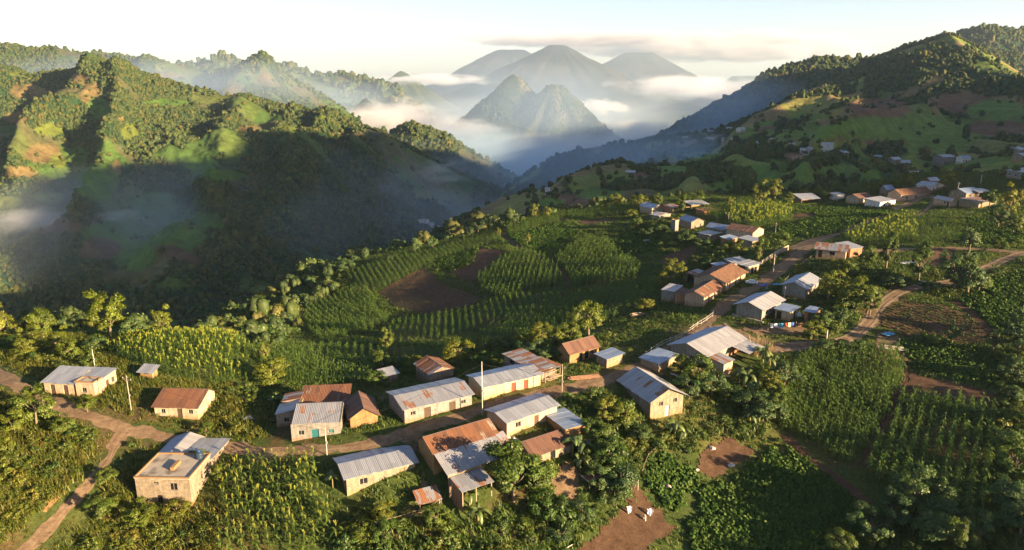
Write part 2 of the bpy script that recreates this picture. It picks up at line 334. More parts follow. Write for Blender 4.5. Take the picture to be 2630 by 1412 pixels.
L_RIGHT = loft('mountain', [
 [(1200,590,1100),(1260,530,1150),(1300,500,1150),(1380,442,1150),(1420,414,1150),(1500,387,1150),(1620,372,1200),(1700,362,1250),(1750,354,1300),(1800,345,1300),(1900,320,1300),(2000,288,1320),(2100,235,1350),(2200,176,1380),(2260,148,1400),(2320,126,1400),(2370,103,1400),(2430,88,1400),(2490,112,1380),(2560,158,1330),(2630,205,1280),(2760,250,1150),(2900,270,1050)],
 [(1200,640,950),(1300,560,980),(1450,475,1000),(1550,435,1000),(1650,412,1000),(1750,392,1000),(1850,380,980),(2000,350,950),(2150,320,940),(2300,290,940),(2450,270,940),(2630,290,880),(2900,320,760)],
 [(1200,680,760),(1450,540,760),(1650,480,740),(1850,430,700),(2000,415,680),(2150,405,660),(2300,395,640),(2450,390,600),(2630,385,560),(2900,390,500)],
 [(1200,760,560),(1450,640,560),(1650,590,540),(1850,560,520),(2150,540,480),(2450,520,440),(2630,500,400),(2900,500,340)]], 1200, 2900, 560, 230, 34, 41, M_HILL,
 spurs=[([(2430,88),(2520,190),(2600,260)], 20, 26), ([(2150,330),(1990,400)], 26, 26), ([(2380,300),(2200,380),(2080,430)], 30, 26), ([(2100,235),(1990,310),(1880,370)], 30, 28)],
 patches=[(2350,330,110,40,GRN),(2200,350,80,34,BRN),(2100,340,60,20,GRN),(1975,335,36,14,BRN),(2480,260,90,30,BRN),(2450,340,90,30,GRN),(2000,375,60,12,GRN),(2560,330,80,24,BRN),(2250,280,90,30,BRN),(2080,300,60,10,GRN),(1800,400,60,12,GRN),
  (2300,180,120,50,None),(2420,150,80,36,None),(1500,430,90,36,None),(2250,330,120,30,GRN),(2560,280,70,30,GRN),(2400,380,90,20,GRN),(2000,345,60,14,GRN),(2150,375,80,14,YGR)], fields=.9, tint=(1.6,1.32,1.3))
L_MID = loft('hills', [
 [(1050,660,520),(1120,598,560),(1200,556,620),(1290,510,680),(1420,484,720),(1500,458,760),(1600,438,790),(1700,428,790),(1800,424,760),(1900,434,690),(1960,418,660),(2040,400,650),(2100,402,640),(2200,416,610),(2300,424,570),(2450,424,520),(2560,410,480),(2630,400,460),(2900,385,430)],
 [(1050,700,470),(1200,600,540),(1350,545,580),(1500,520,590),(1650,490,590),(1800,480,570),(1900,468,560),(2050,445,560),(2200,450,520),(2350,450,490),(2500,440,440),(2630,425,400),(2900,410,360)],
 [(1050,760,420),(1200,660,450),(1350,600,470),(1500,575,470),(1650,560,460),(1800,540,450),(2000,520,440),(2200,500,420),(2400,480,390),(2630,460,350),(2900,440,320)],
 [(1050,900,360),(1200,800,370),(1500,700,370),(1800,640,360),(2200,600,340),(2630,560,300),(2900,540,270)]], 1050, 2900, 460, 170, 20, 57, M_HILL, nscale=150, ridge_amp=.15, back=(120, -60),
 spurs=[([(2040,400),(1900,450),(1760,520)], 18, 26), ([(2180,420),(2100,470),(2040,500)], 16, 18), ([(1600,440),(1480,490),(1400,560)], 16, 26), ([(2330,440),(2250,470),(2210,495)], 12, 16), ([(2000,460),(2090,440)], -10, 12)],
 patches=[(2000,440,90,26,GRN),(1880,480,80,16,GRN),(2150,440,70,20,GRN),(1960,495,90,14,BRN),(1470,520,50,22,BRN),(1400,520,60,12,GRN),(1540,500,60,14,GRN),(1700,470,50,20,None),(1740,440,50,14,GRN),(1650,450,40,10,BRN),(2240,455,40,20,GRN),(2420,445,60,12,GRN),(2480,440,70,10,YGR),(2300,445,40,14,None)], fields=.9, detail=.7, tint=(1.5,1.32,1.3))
L_RIGHTBACK = loft('mountain', [
 [(1640,385,1750),(1690,350,1750),(1740,313,1720),(1780,296,1700),(1830,266,1660),(1870,249,1650),(1920,226,1640),(1960,196,1640),(2020,171,1640),(2100,151,1650),(2150,153,1650),(2200,162,1650),(2280,150,1700),(2400,140,1750),(2600,140,1800)],
 [(1640,420,1550),(1740,390,1500),(1900,330,1480),(2100,260,1480),(2300,230,1500),(2600,230,1600)],
 [(1640,480,1300),(1740,470,1280),(1900,430,1280),(2100,400,1280),(2600,380,1400)]], 1640, 2600, 260, 110, 34, 66, M_HILL, fields=.3, patches=[(2150,250,400,200,None)], nscale=200)
L_SUMMIT = loft('mountain', [
 [(2300,130,2300),(2440,88,2250),(2500,74,2200),(2550,68,2200),(2630,84,2200),(2800,100,2150),(2950,120,2100)],
 [(2300,230,2000),(2550,200,1950),(2950,220,1900)], [(2300,330,1800),(2950,330,1750)]], 2300, 2950, 160, 80, 30, 71, M_HILL, fields=.4)

# unseen high ridge, added and profiled to keep the valley in shade
_su = TO_SUN[:2]/np.linalg.norm(TO_SUN[:2]); _nu = np.array([-_su[1], _su[0]])
_nn = np.linspace(230, 1500, 150); _ss = np.linspace(560, 1420, 110); NN, SS = np.meshgrid(_nn, _ss)
_pr = np.interp(NN, [230, 300, 312, 322, 340, 400, 430, 600, 670, 800, 1000, 1300, 1500], [-60, 150, 195, 255, 295, 345, 370, 375, 400, 362, 345, 200, 60])
_zz = -60 + (_pr+60)*np.exp(-((SS-960)/210)**2)*(.96+.07*ridged(NN/120, SS/120, 81, 4))
_xy = SS[..., None]*_su + NN[..., None]*_nu
_col = np.array([.03,.05,.016])+.05*fbm(NN/90, SS/90, 83)[..., None]*np.array([1,1,.3])
tag(link('mountain', grid_mesh('mountain', np.concatenate([_xy, _zz[..., None]], -1), _col), M_HILL), kind='structure')

# karst peaks, volcanoes and lone hills
def peak(name, px, py, Y, zb, prof, wx, wy, seed, rough, mat, col1, col2, n=170, flat=0., gul=9, skew=0., rock=0.):
    """a peak with steep gullied flanks; prof = [(share of radius, share of height)]"""
    top = at_y(px, py, Y); h = top[2]-zb; th = np.linspace(0, 2*math.pi, n, endpoint=False); r = np.linspace(0, 1, 70)**.9
    T, Rr = np.meshgrid(th, r); pr = np.array(prof); Zs = np.interp(Rr, pr[:, 0], pr[:, 1])
    g = np.interp((T/(2*math.pi)*gul*8) % (gul*8), np.arange(gul*8+1), np.r_[np.random.default_rng(seed).random(gul*8), 0]*1)
    rg = ridged(np.cos(T)*gul*.35+Rr*.4, np.sin(T)*gul*.35, seed, 4)
    rad = 1 + rough*(rg-.6)*smooth(0, .25, Rr) + .3*rough*(g-.5)*smooth(.05, .3, Rr)
    X = top[0] + wx*Rr*rad*np.cos(T)+skew*Rr; Yy = top[1] + wy*Rr*rad*np.sin(T)
    n2 = fbm(np.cos(T)*Rr*9, np.sin(T)*Rr*9, seed+7, 5); Z = zb + h*np.minimum(Zs, 1-flat) + h*.05*(n2-.5)*smooth(0, .1, Rr)
    k = smooth(.5, .66, n2)[..., None]; col = np.array(col1)*(1-k)+np.array(col2)*k
    rk = (smooth(.45, .55, n2)*smooth(.35, .7, np.cos(T+.85))*smooth(.04, .09, Rr)*smooth(.34, .24, Rr)*rock)[..., None]; col = col*(1-rk)+np.array(RK)*rk
    S = np.stack([X, Yy, Z], -1); S = np.concatenate([S, S[:, :1]], 1); col = np.concatenate([col, col[:, :1]], 1)
    return tag(link(name, grid_mesh(name, S, col), mat), kind='structure'), (S, np.concatenate([rk, rk[:, :1]], 1)[..., 0])
DK = (.028,.045,.018); RK = (.16,.12,.08)
VP = [(0,1),(.03,.99),(.5,.42),(.75,.17),(1,0)]
_, K1 = peak('mountain', 1318, 190, 3000, -330, [(0,1),(.05,.96),(.12,.84),(.3,.58),(.5,.38),(.75,.18),(1,0)], 620, 560, 5, .22, M_FAR, DK, (.07,.07,.03), rock=.4)
_, K2 = peak('mountain', 1424, 216, 2900, -330, [(0,1),(.06,.975),(.14,.86),(.3,.60),(.5,.38),(.75,.18),(1,0)], 560, 520, 9, .22, M_FAR, DK, (.07,.07,.03), rock=.4)
peak('volcano', 1430, 110, 12000, -500, VP, 2650, 2500, 15, .10, M_FAR, (.022,.028,.022), (.05,.045,.035), flat=.03, gul=14)
peak('volcano', 1310, 112, 16000, -500, VP, 2900, 2800, 25, .07, M_FAR, (.022,.028,.022), (.045,.04,.035), flat=.10, gul=14)
peak('volcano', 1640, 120, 16000, -500, VP, 2800, 2800, 35, .07, M_FAR, (.022,.028,.022), (.045,.04,.035), flat=.10, gul=14)
peak('hill', 938, 252, 2500, -330, VP, 330, 330, 45, .2, M_FAR, DK, (.05,.06,.025))
peak('hill', 1030, 182, 9000, -400, VP, 900, 800, 55, .2, M_FAR, DK, (.05,.06,.025))
peak('hill', 1915, 176, 16000, -500, VP, 1300, 1000, 65, .2, M_FAR, DK, (.05,.06,.025), flat=.2)
fl = MB().quad((-16000,-1500,-400),(16000,-1500,-400),(16000,21000,-400),(-16000,21000,-400)).build('valley_floor', rough_mat('valley_floor', (.03,.05,.02), (.06,.08,.03), .004)); tag(fl, kind='structure')
# ------------------------------------------------------------------ foliage: materials, plants to scatter
def leaf_mat(name, c1, c2, transl=.35, yellow=None, gloss=.06):
    m = bpy.data.materials.new(name); m.use_nodes = True; nt = m.node_tree; nt.nodes.remove(nt.nodes['Principled BSDF'])
    at = nd(nt, 'ShaderNodeVertexColor', layer_name='Col').outputs[0]; rnd = nd(nt, 'ShaderNodeObjectInfo').outputs['Random']
    stops = [(0, c1), (1, c2)] if yellow is None else [(0, c1), (.7, c2), (1, yellow)]
    r = ramp(nt, stops); nt.links.new(rnd, r.inputs[0]); c = mixc(nt, 1.0, at, r.outputs[0], 'MULTIPLY')
    d = nd(nt, 'ShaderNodeBsdfDiffuse'); t = nd(nt, 'ShaderNodeBsdfTranslucent'); g = nd(nt, 'ShaderNodeBsdfGlossy'); g.inputs['Roughness'].default_value = .55
    nt.links.new(c, d.inputs[0]); nt.links.new(c, t.inputs[0]); g.inputs[0].default_value = (.5, .5, .4, 1)
    a = nd(nt, 'ShaderNodeMixShader'); a.inputs[0].default_value = transl; nt.links.new(d.outputs[0], a.inputs[1]); nt.links.new(t.outputs[0], a.inputs[2])
    b = nd(nt, 'ShaderNodeMixShader'); b.inputs[0].default_value = gloss; nt.links.new(a.outputs[0], b.inputs[1]); nt.links.new(g.outputs[0], b.inputs[2])
    nt.links.new(b.outputs[0], nt.nodes['Material Output'].inputs[0]); return m
# vertex colours carry the leaf-to-leaf variation (about 1), the material the species, golden and sunny leaves painted with sunlight
M_WOOD = leaf_mat('woodland_leaf', (.050,.088,.032), (.095,.135,.036), .3, (.15,.14,.035), .03)
M_TREE = leaf_mat('tree_leaf', (.040,.090,.010), (.085,.125,.012), .4)
M_TREED = leaf_mat('dark_tree_leaf', (.032,.074,.022), (.060,.108,.026), .35)
M_TREEY = leaf_mat('sunlit_tree_leaf', (.085,.125,.008), (.13,.145,.010), .4)  # the gold of low sunlight is put into this leaf colour
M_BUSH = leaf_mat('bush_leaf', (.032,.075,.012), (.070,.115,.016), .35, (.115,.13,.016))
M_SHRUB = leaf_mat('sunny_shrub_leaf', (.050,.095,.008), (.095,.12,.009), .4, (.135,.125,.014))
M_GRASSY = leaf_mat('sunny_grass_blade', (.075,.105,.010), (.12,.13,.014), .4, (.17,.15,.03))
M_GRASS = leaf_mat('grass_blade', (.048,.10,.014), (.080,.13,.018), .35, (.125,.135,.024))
M_CORN = leaf_mat('corn_leaf', (.056,.118,.018), (.088,.148,.022), .4)
M_CROP = leaf_mat('crop_leaf', (.034,.078,.014), (.058,.100,.017), .3, gloss=.02)
M_BANANA = leaf_mat('banana_leaf', (.05,.10,.014), (.085,.13,.02), .45, gloss=.12)
M_BARK = rough_mat('bark', (.10,.075,.05), (.20,.16,.11), 4, .9, .5, .03)

def quads_mesh(name, c, n, up, w, l, col, bend=0.0):
    """many leaf quads: centres c, normals n, direction up, half width w, half length l"""
    up = up - (up*n).sum(-1, keepdims=True)*n; up /= np.linalg.norm(up, axis=-1, keepdims=True)+1e-9; sd = np.cross(up, n)
    w = np.asarray(w)[..., None]; l = np.asarray(l)[..., None]
    tip = c+up*l-n*l*bend
    V = np.stack([c-up*l*.9, c+sd*w, tip, c-sd*w], 1).reshape(-1, 3); q = np.arange(len(V)).reshape(-1, 4)
    return V, q, np.repeat(col, 4, 0)
def unit(v): return v/(np.linalg.norm(v, axis=-1, keepdims=True)+1e-9)
def crown(name, seed, nclump, nleaf, size, shape=(1,1,1), lump=.38, droop=.2, hollow=.35, core=False, top_bias=0.):
    """a crown about 2 units across made of leaf clumps, standing on z=0"""
    g = np.random.default_rng(seed); cc = []
    while len(cc) < nclump:
        p = g.normal(size=3); p /= np.linalg.norm(p); p *= g.uniform(hollow, .95)**.6; p[2] = p[2]*.9
        p *= 1+.35*(vnoise(p[0]*1.8+seed, p[1]*1.8+p[2]*2.3, seed)-.5)*2
        if p[2] > -.75: cc.append(p)
    cc = np.array(cc); k = g.integers(0, nclump, nleaf); r = lump*g.uniform(.6, 1.15, nclump)
    d = unit(g.normal(size=(nleaf, 3))); d[:, 2] = np.abs(d[:, 2])*.8+d[:, 2]*.2
    c = cc[k]+d*(r[k]*g.uniform(.55, 1.05, nleaf))[:, None]; c = c*np.array(shape)
    n = unit(d*.7+unit(c)*.5+g.normal(size=(nleaf, 3))*.45+np.array([0,0,.35])); up = unit(g.normal(size=(nleaf, 3))-np.array([0,0,droop]))
    l = size*g.uniform(.7, 1.3, nleaf); tint = (g.uniform(.7, 1.3, nclump)[k]*g.uniform(.75, 1.25, nleaf))
    col = tint[:, None]*np.stack([g.uniform(.85, 1.2, nleaf), np.ones(nleaf), g.uniform(.7, 1.2, nleaf)], -1)
    c[:, 2] += .85*shape[2]
    V, q, vc = quads_mesh(name, c, n, up, l*.55, l, col, .25)
    return np_mesh(name, V, quads=q, smooth_=False, col=vc)
def lump_crown(name, seed):
    """woodland crown for far slopes: a lumpy body under a coat of leaf clumps"""
    g = np.random.default_rng(seed); V = []; T = []; C = []; n0 = 0
    bm = bmesh.new(); bmesh.ops.create_icosphere(bm, subdivisions=2, radius=1.0); bv = np.array([v.co for v in bm.verts]); bf = np.array([[v.index for v in f.verts] for f in bm.faces]); bm.free()
    tall = g.choice([.8, 1.0, 1.25, 1.9])
    for k in range(8):
        p = unit(g.normal(size=3))*.6*np.array([1,1,.8]) if k else np.zeros(3); s = g.uniform(.28, .58) if k else .62
        d = bv*(s*(1+.5*(vnoise(bv[:,0]*4+k*7, bv[:,1]*4+bv[:,2]*3.3, seed)-.5)))[:, None]; v = (d+p)*np.array([1,1,tall]); v[:, 2] += .55
        V.append(v); T.append(bf+n0); n0 += len(v); C.append(np.tile(.62*g.uniform(.7, 1.25)*np.ones(3), (len(v), 1)))
    V = np.concatenate(V); T = np.concatenate(T); C = np.concatenate(C)
    nl = 420; k = g.integers(0, len(V), nl); c = V[k]+g.normal(size=(nl, 3))*.05; nn = unit(V[k]-np.array([0,0,.5])+g.normal(size=(nl, 3))*.4)
    lc = g.uniform(.6, 1.7, nl)[:, None]*np.ones(3); v2, q2, c2 = quads_mesh('x', c, nn, unit(g.normal(size=(nl, 3))), .075*np.ones(nl), .12*np.ones(nl), lc, .2)
    q2 = q2+len(V); return np_mesh(name, np.concatenate([V, v2]), quads=q2, tris=T, smooth_=False, col=np.concatenate([C, c2]))
def strip(pts, widths, side):
    V = []; 
    for p, w in zip(pts, widths): V += [p-side*w, p+side*w]
    q = [(2*i, 2*i+1, 2*i+3, 2*i+2) for i in range(len(pts)-1)]; return np.array(V), np.array(q)
def corn_mesh(name, seed, h=2.3, tassel=True, nleaf=9, gold=(2.6,1.7,1.6), tz=1., wz=1., lc=(1,1,1)):
    g = np.random.default_rng(seed); V = []; Q = []; C = []; n = 0
    def put(v, q, c):
        nonlocal n; V.append(v); Q.append(q+n); C.append(np.tile(c, (len(v), 1))); n += len(v)
    lean = g.normal(size=2)*.06; top = np.array([lean[0]*h, lean[1]*h, h])
    for a in (0, 1.57):
        sd = np.array([math.cos(a), math.sin(a), 0]); put(*strip([np.zeros(3), top*.5, top*.95], [.03, .026, .015], sd), np.array([1.1,.95,1.1]))
    for i in range(nleaf):
        z = h*(.12+.78*i/nleaf)+g.uniform(-.05, .05); a = i*2.6+g.uniform(-.5, .5); L = g.uniform(.65, .95)*(1-.35*abs(i/nleaf-.45)); d = np.array([math.cos(a), math.sin(a), 0]); sd = np.array([-d[1], d[0], 0])
        b = top*(z/h); el = g.uniform(.5, .8)
        pts = [b, b+d*L*.35+np.array([0,0,L*.35*el*1.6]), b+d*L*.75+np.array([0,0,L*.38*el]), b+d*L*1.02+np.array([0,0,-L*.12])]
        put(*strip(pts, [.035*wz, .07*wz, .06*wz, .008], sd), np.array(lc)*g.uniform(.7, 1.3))
    if tassel:
        for k in range(6):
            a = k*1.05+g.uniform(0, .6); d = np.array([math.cos(a), math.sin(a), 0]); L = g.uniform(.28, .42)*tz; sp = .1 if k == 0 else .45
            put(*strip([top*.96, top+d*L*sp*.6+np.array([0,0,L*.7]), top+d*L*sp+np.array([0,0,L*.85])], [.02*tz, .03*tz, .014*tz], np.array([-d[1], d[0], 0])), np.array(gold)*g.uniform(.8, 1.2))
    return np_mesh(name, np.concatenate(V), quads=np.concatenate(Q), smooth_=False, col=np.concatenate(C))
def grass_mesh(name, seed, n=26, h=.6, r=.45, w=.035):
    g = np.random.default_rng(seed); V = []; Q = []; C = []
    for k in range(n):
        a = g.uniform(0, 6.28); b = np.array([*(g.normal(size=2)*r*.5), -.05]); d = np.array([math.cos(a), math.sin(a), 0]); L = h*g.uniform(.5, 1.2); o = g.uniform(.15, .7)
        v, q = strip([b, b+d*L*o*.35+np.array([0,0,L*.65]), b+d*L*o+np.array([0,0,L*.9])], [w, w*.8, w*.15], np.array([-d[1], d[0], 0]))
        Q.append(q+6*k); V.append(v); C.append(np.tile(np.ones(3)*g.uniform(.65, 1.35), (6, 1)))
    return np_mesh(name, np.concatenate(V), quads=np.concatenate(Q), smooth_=False, col=np.concatenate(C))
def crop_mesh(name, seed, n=26, r=.42, h=.4):
    g = np.random.default_rng(seed); a = g.uniform(0, 6.28, n); rr = r*g.uniform(.1, 1, n); c = np.stack([rr*np.cos(a), rr*np.sin(a), h*(1-.5*(rr/r)**2)*g.uniform(.6, 1.1, n)], -1)
    nn = unit(np.stack([np.cos(a)*.6, np.sin(a)*.6, np.ones(n)], -1)+g.normal(size=(n, 3))*.3); up = np.stack([np.cos(a), np.sin(a), -.2*np.ones(n)], -1)
    l = .17*g.uniform(.7, 1.3, n); V, q, vc = quads_mesh(name, c, nn, up, l*.75, l, g.uniform(.7, 1.35, n)[:, None]*np.ones(3), .3)
    return np_mesh(name, V, quads=q, smooth_=False, col=vc)
def protos(name, meshes, mat):
    c = bpy.data.collections.new(name)
    for k, me in enumerate(meshes):
        me.materials.append(mat); o = bpy.data.objects.new('%s_%02d' % (name, k), me); c.objects.link(o)
    c['n'] = len(meshes); return c
PR_WOOD = protos('woodland_crown', [lump_crown('woodland_crown', 100+k) for k in range(10)], M_WOOD)
PR_BUSH = protos('bush_plant', [crown('bush_plant', 200+k, 14, 460, .105, (1,1,.8), .38) for k in range(6)], M_BUSH)
PR_GRASS = protos('grass_tuft', [grass_mesh('grass_tuft', 300+k) for k in range(4)], M_GRASS)
PR_SHRUBY = protos('sunny_shrub', [crown('sunny_shrub', 230+k, 14, 420, .105, (1,1,.85), .38) for k in range(6)], M_SHRUB)
PR_GRASSY = protos('sunny_grass_tuft', [grass_mesh('sunny_grass_tuft', 320+k, 30, .8) for k in range(4)], M_GRASSY)
PR_CORN = protos('corn_plant', [corn_mesh('corn_plant', 400+k, 2.3, True, 10, (3.4,2.0,1.9), 1.5, 1.5, (1.2,1.02,1)) for k in range(6)], M_CORN)
PR_CORNG = protos('young_corn_plant', [corn_mesh('young_corn_plant', 420+k, 2.0, True, 9, (1.35,1.25,1.2)) for k in range(5)], M_CORN)
PR_CORNY = protos('golden_corn_plant', [corn_mesh('golden_corn_plant', 440+k, 2.2, True, 7, (3.5,2.2,1.6), 2.1, 1.1, (1.5,1.15,1)) for k in range(5)], M_CORN)  # tassel yellow plus low sunlight's gold painted into tassels and leaves
PR_CROP = protos('leafy_crop', [crop_mesh('leafy_crop', 500+k) for k in range(5)], M_CROP)
PR_SEED = protos('seedling_crop', [crop_mesh('seedling_crop', 520+k, 9, .2, .22) for k in range(4)], M_CROP)

def scatter(name, col, pts, scl, rot=None, squash=None):
    """one object of kind stuff: plants of one crop or one wood standing on pts"""
    n = len(pts); me = bpy.data.meshes.new(name); me.vertices.add(n); me.vertices.foreach_set('co', np.asarray(pts, np.float32).ravel())
    r = np.zeros((n, 3), np.float32); r[:, 2] = RNG.uniform(0, 6.283, n); r[:, :2] = RNG.normal(size=(n, 2))*.06
    a = me.attributes.new('rot', 'FLOAT_VECTOR', 'POINT'); a.data.foreach_set('vector', r.ravel())
    s = np.asarray(scl, np.float32); s = s if s.ndim == 2 else np.stack([s, s, s*(1 if squash is None else squash)], -1).astype(np.float32)
    a = me.attributes.new('scl', 'FLOAT_VECTOR', 'POINT'); a.data.foreach_set('vector', s.ravel())
    a = me.attributes.new('idx', 'INT', 'POINT'); a.data.foreach_set('value', RNG.integers(0, col['n'], n).astype(np.int32))
    o = link(name, me); ng = bpy.data.node_groups.new(name, 'GeometryNodeTree')
    ng.interface.new_socket('Geometry', in_out='INPUT', socket_type='NodeSocketGeometry'); ng.interface.new_socket('Geometry', in_out='OUTPUT', socket_type='NodeSocketGeometry')
    gi = ng.nodes.new('NodeGroupInput'); go = ng.nodes.new('NodeGroupOutput'); ip = ng.nodes.new('GeometryNodeInstanceOnPoints')
    ci = ng.nodes.new('GeometryNodeCollectionInfo'); ci.inputs['Collection'].default_value = col; ci.inputs['Separate Children'].default_value = True; ci.inputs['Reset Children'].default_value = True
    ip.inputs['Pick Instance'].default_value = True
    ng.links.new(gi.outputs[0], ip.inputs['Points']); ng.links.new(ci.outputs[0], ip.inputs['Instance'])
    for nm, ty, so in (('rot', 'FLOAT_VECTOR', 'Rotation'), ('scl', 'FLOAT_VECTOR', 'Scale'), ('idx', 'INT', 'Instance Index')):
        na = ng.nodes.new('GeometryNodeInputNamedAttribute'); na.data_type = ty; na.inputs['Name'].default_value = nm; ng.links.new(na.outputs[0], ip.inputs[so])
    ng.links.new(ip.outputs[0], go.inputs[0]); md = o.modifiers.new('scatter', 'NODES'); md.node_group = ng
    return tag(o, kind='stuff')

# ------------------------------------------------------------------ woods on the far slopes
def wood_on(L, spacing, rad, name='forest', sparse=.05, lim=14000, bottom=99):
    S, clear = L['S'], L['clear']; a = S[:-1, :-1]; b = S[:-1, 1:]; c = S[1:, :-1]; nrm = np.cross(b-a, c-a); area = np.linalg.norm(nrm, axis=-1); nrm = -nrm/(area[..., None]+1e-9)
    nrm = np.where(nrm[..., 2:] < 0, -nrm, nrm); view = unit(np.array([0,0,CAM_Z])-a); face = (nrm*view).sum(-1)
    k = clear[:-1, :-1]; dens = area/spacing**2*(sparse+(1-sparse)*(1-smooth(.25, .6, k)))*(face > -.12)
    dens *= (L['ppx'][:-1, :-1] > -160)*(L['ppx'][:-1, :-1] < 2850)*(L['ppy'][:-1, :-1] < 900)*(L['t'][:-1, None] > .9)*(L['t'][:-1, None] < bottom)
    n = RNG.poisson(dens); i, j = np.nonzero(n); rep = n[i, j]; i = np.repeat(i, rep); j = np.repeat(j, rep); u = RNG.random(len(i))[:, None]; v = RNG.random(len(i))[:, None]
    p = (S[i, j]*(1-u)+S[i, j+1]*u)*(1-v)+(S[i+1, j]*(1-u)+S[i+1, j+1]*u)*v; s = rad*RNG.lognormal(-.03, .27, len(p))*(.7+.6*vnoise(p[:, 0]/40, p[:, 2]/30, 6)); p[:, 2] -= .15*s
    if len(p) > lim: q = RNG.permutation(len(p))[:lim]; p = p[q]; s = s[q]
    o = scatter(name, PR_WOOD, p, s); print('wood', name, len(p)); return o
wood_on(L_LEFT, 3.9, 2.25, lim=85000, sparse=.02)
wood_on(L_KNOLL, 5, 2.8, lim=16000)
wood_on(L_BACK, 7.5, 3.9, lim=20000)
wood_on(L_RIGHT, 5.6, 2.8, lim=34000, sparse=.03)
wood_on(L_MID, 4.6, 2.2, lim=14000, sparse=.05)
wood_on(L_RIGHTBACK, 6.5, 3.4, lim=16000)
wood_on(L_SUMMIT, 8.5, 4.4, lim=9000)
wood_on(L_FARRIDGE, 30, 14, lim=4000)
for _K, _rk in (K1, K2):
    _px, _py, _ = project(_K); _q = vnoise(_K[..., 0]/60, _K[..., 2]/60, 4)
    wood_on(dict(S=_K, clear=np.maximum(smooth(.74, .9, _q), _rk), ppx=_px, ppy=_py, t=np.full(len(_K), 2.)), 8, 3.1, lim=14000)
_g = RNG.uniform(0, 1, (330, 2))*np.array([130, 120])+np.array([98, 10]); _x, _y, _ = project(np.c_[_g, H(_g[:, 0], _g[:, 1])+8])
_g = _g[(_x > 2680)]; scatter('forest', PR_WOOD, np.c_[_g, H(_g[:, 0], _g[:, 1])-1], RNG.uniform(2.6, 4.4, len(_g)))  # unseen wood on the knoll, added to dapple the fields with shade
# ------------------------------------------------------------------ roads, paths, bare plots: sheets lying on the ground
def dirt_mat(name, c1, c2, c3, sc=.9):
    m, nt, b, _ = new_mat(name); geo = nd(nt, 'ShaderNodeNewGeometry').outputs['Position']
    n1 = noise_n(nt, geo, sc, 7, .7); r = ramp(nt, [(.28, c1), (.5, c2), (.74, c3)]); nt.links.new(n1, r.inputs[0])
    n2 = noise_n(nt, geo, 6, 5, .7); r2 = ramp(nt, [(.3, (.7,.7,.7)), (.7, (1.25,1.25,1.25))]); nt.links.new(n2, r2.inputs[0])
    nt.links.new(mixc(nt, 1., r.outputs[0], r2.outputs[0], 'MULTIPLY'), b.inputs['Base Color']); b.inputs['Roughness'].default_value = .95; b.inputs['Specular IOR Level'].default_value = .1
    nt.links.new(bump_n(nt, n2, .8, .12), b.inputs['Normal']); return m
M_ROAD = dirt_mat('dirt_road', (.105,.068,.040), (.168,.115,.070), (.24,.178,.114))
M_TRACK = dirt_mat('wheel_track', (.14,.10,.065), (.21,.155,.10), (.27,.20,.14))
M_SOIL = dirt_mat('tilled_soil', (.05,.030,.018), (.085,.050,.030), (.12,.075,.045))
M_YARD = dirt_mat('trodden_yard', (.09,.058,.033), (.15,.10,.06), (.20,.145,.09))
def spline(P3, step=.7):
    p = np.asarray(P3, float)[:, :2]; out = []
    for i in range(len(p)-1):
        p0, p1, p2, p3 = p[max(i-1, 0)], p[i], p[i+1], p[min(i+2, len(p)-1)]; n = max(2, int(np.linalg.norm(p2-p1)/step)); t = np.linspace(0, 1, n, endpoint=False)[:, None]
        out.append(.5*(2*p1+(p2-p0)*t+(2*p0-5*p1+4*p2-p3)*t*t+(-p0+3*p1-3*p2+p3)*t**3))
    return np.concatenate(out+[p[-1:]])
ROADS = []
def road(name, pix, w, mat=None, wn=.35, tracks=False, lift=.07):
    c = spline(Pn(pix)); d = np.gradient(c, axis=0); d = d/np.linalg.norm(d, axis=1, keepdims=True); nrm = np.stack([-d[:, 1], d[:, 0]], 1)
    ww = np.interp(np.arange(len(c)), np.linspace(0, len(c)-1, len(w)), w) if isinstance(w, (list, tuple)) else np.full(len(c), float(w))
    l = np.arange(len(c))*.7; wl_ = ww*.5*(1+wn*2*(fbm(l/2.2, l*0, 7)-.5)*2); wr = ww*.5*(1+wn*2*(fbm(l/2.2, l*0+9, 8)-.5)*2)
    s = np.linspace(-1, 1, 9); off = np.where(s[None] < 0, s[None]*wl_[:, None], s[None]*wr[:, None]); xy = c[:, None]+nrm[:, None]*off[..., None]
    rut = -.08*np.exp(-((np.abs(s)-.5)/.16)**2)[None]
    z = H(xy[..., 0], xy[..., 1])+lift+np.maximum(rut, -.06)-.05*(np.abs(s) > .99)[None]
    o = link(name, grid_mesh(name, np.concatenate([xy, z[..., None]], -1)), mat or M_ROAD); tag(o, kind='structure'); ROADS.append((c, ww))
    if tracks:
        for k in (-.5, .5):
            t = c+nrm*(k*ww*.62)[:, None]; q = t[:, None]+nrm[:, None]*(np.linspace(-.34, .34, 4)[None, :, None]*(.7+.6*fbm(l/3, l*0, 31+int(k*2)))[:, None, None]); zz = H(q[..., 0], q[..., 1])+lift+.035
            tag(link('wheel_track', grid_mesh('wheel_track', np.concatenate([q, zz[..., None]], -1)), M_TRACK), kind='structure')
    return o
road('road', [(-60,935),(40,985),(120,1025),(200,1062),(290,1090),(360,1110),(450,1128),(560,1148),(680,1160),(800,1158),(880,1150),(980,1130),(1080,1100),(1200,1068),(1240,1050),(1330,1025),(1430,1005),(1520,985),(1590,965),(1650,945),(1700,915),(1760,870),(1815,830),(1850,795),(1880,768),(1930,745),(1970,718),(2005,690),(2040,660),(2080,630)], [3.4,3.6,3.3,3.3,3.3,2.9,2.5,2.4,2.7,2.7,2.9,3.3,3.5,3.2,2.9,2.9,3.6,4.2,4.2,3.8,3.8,5], tracks=False)
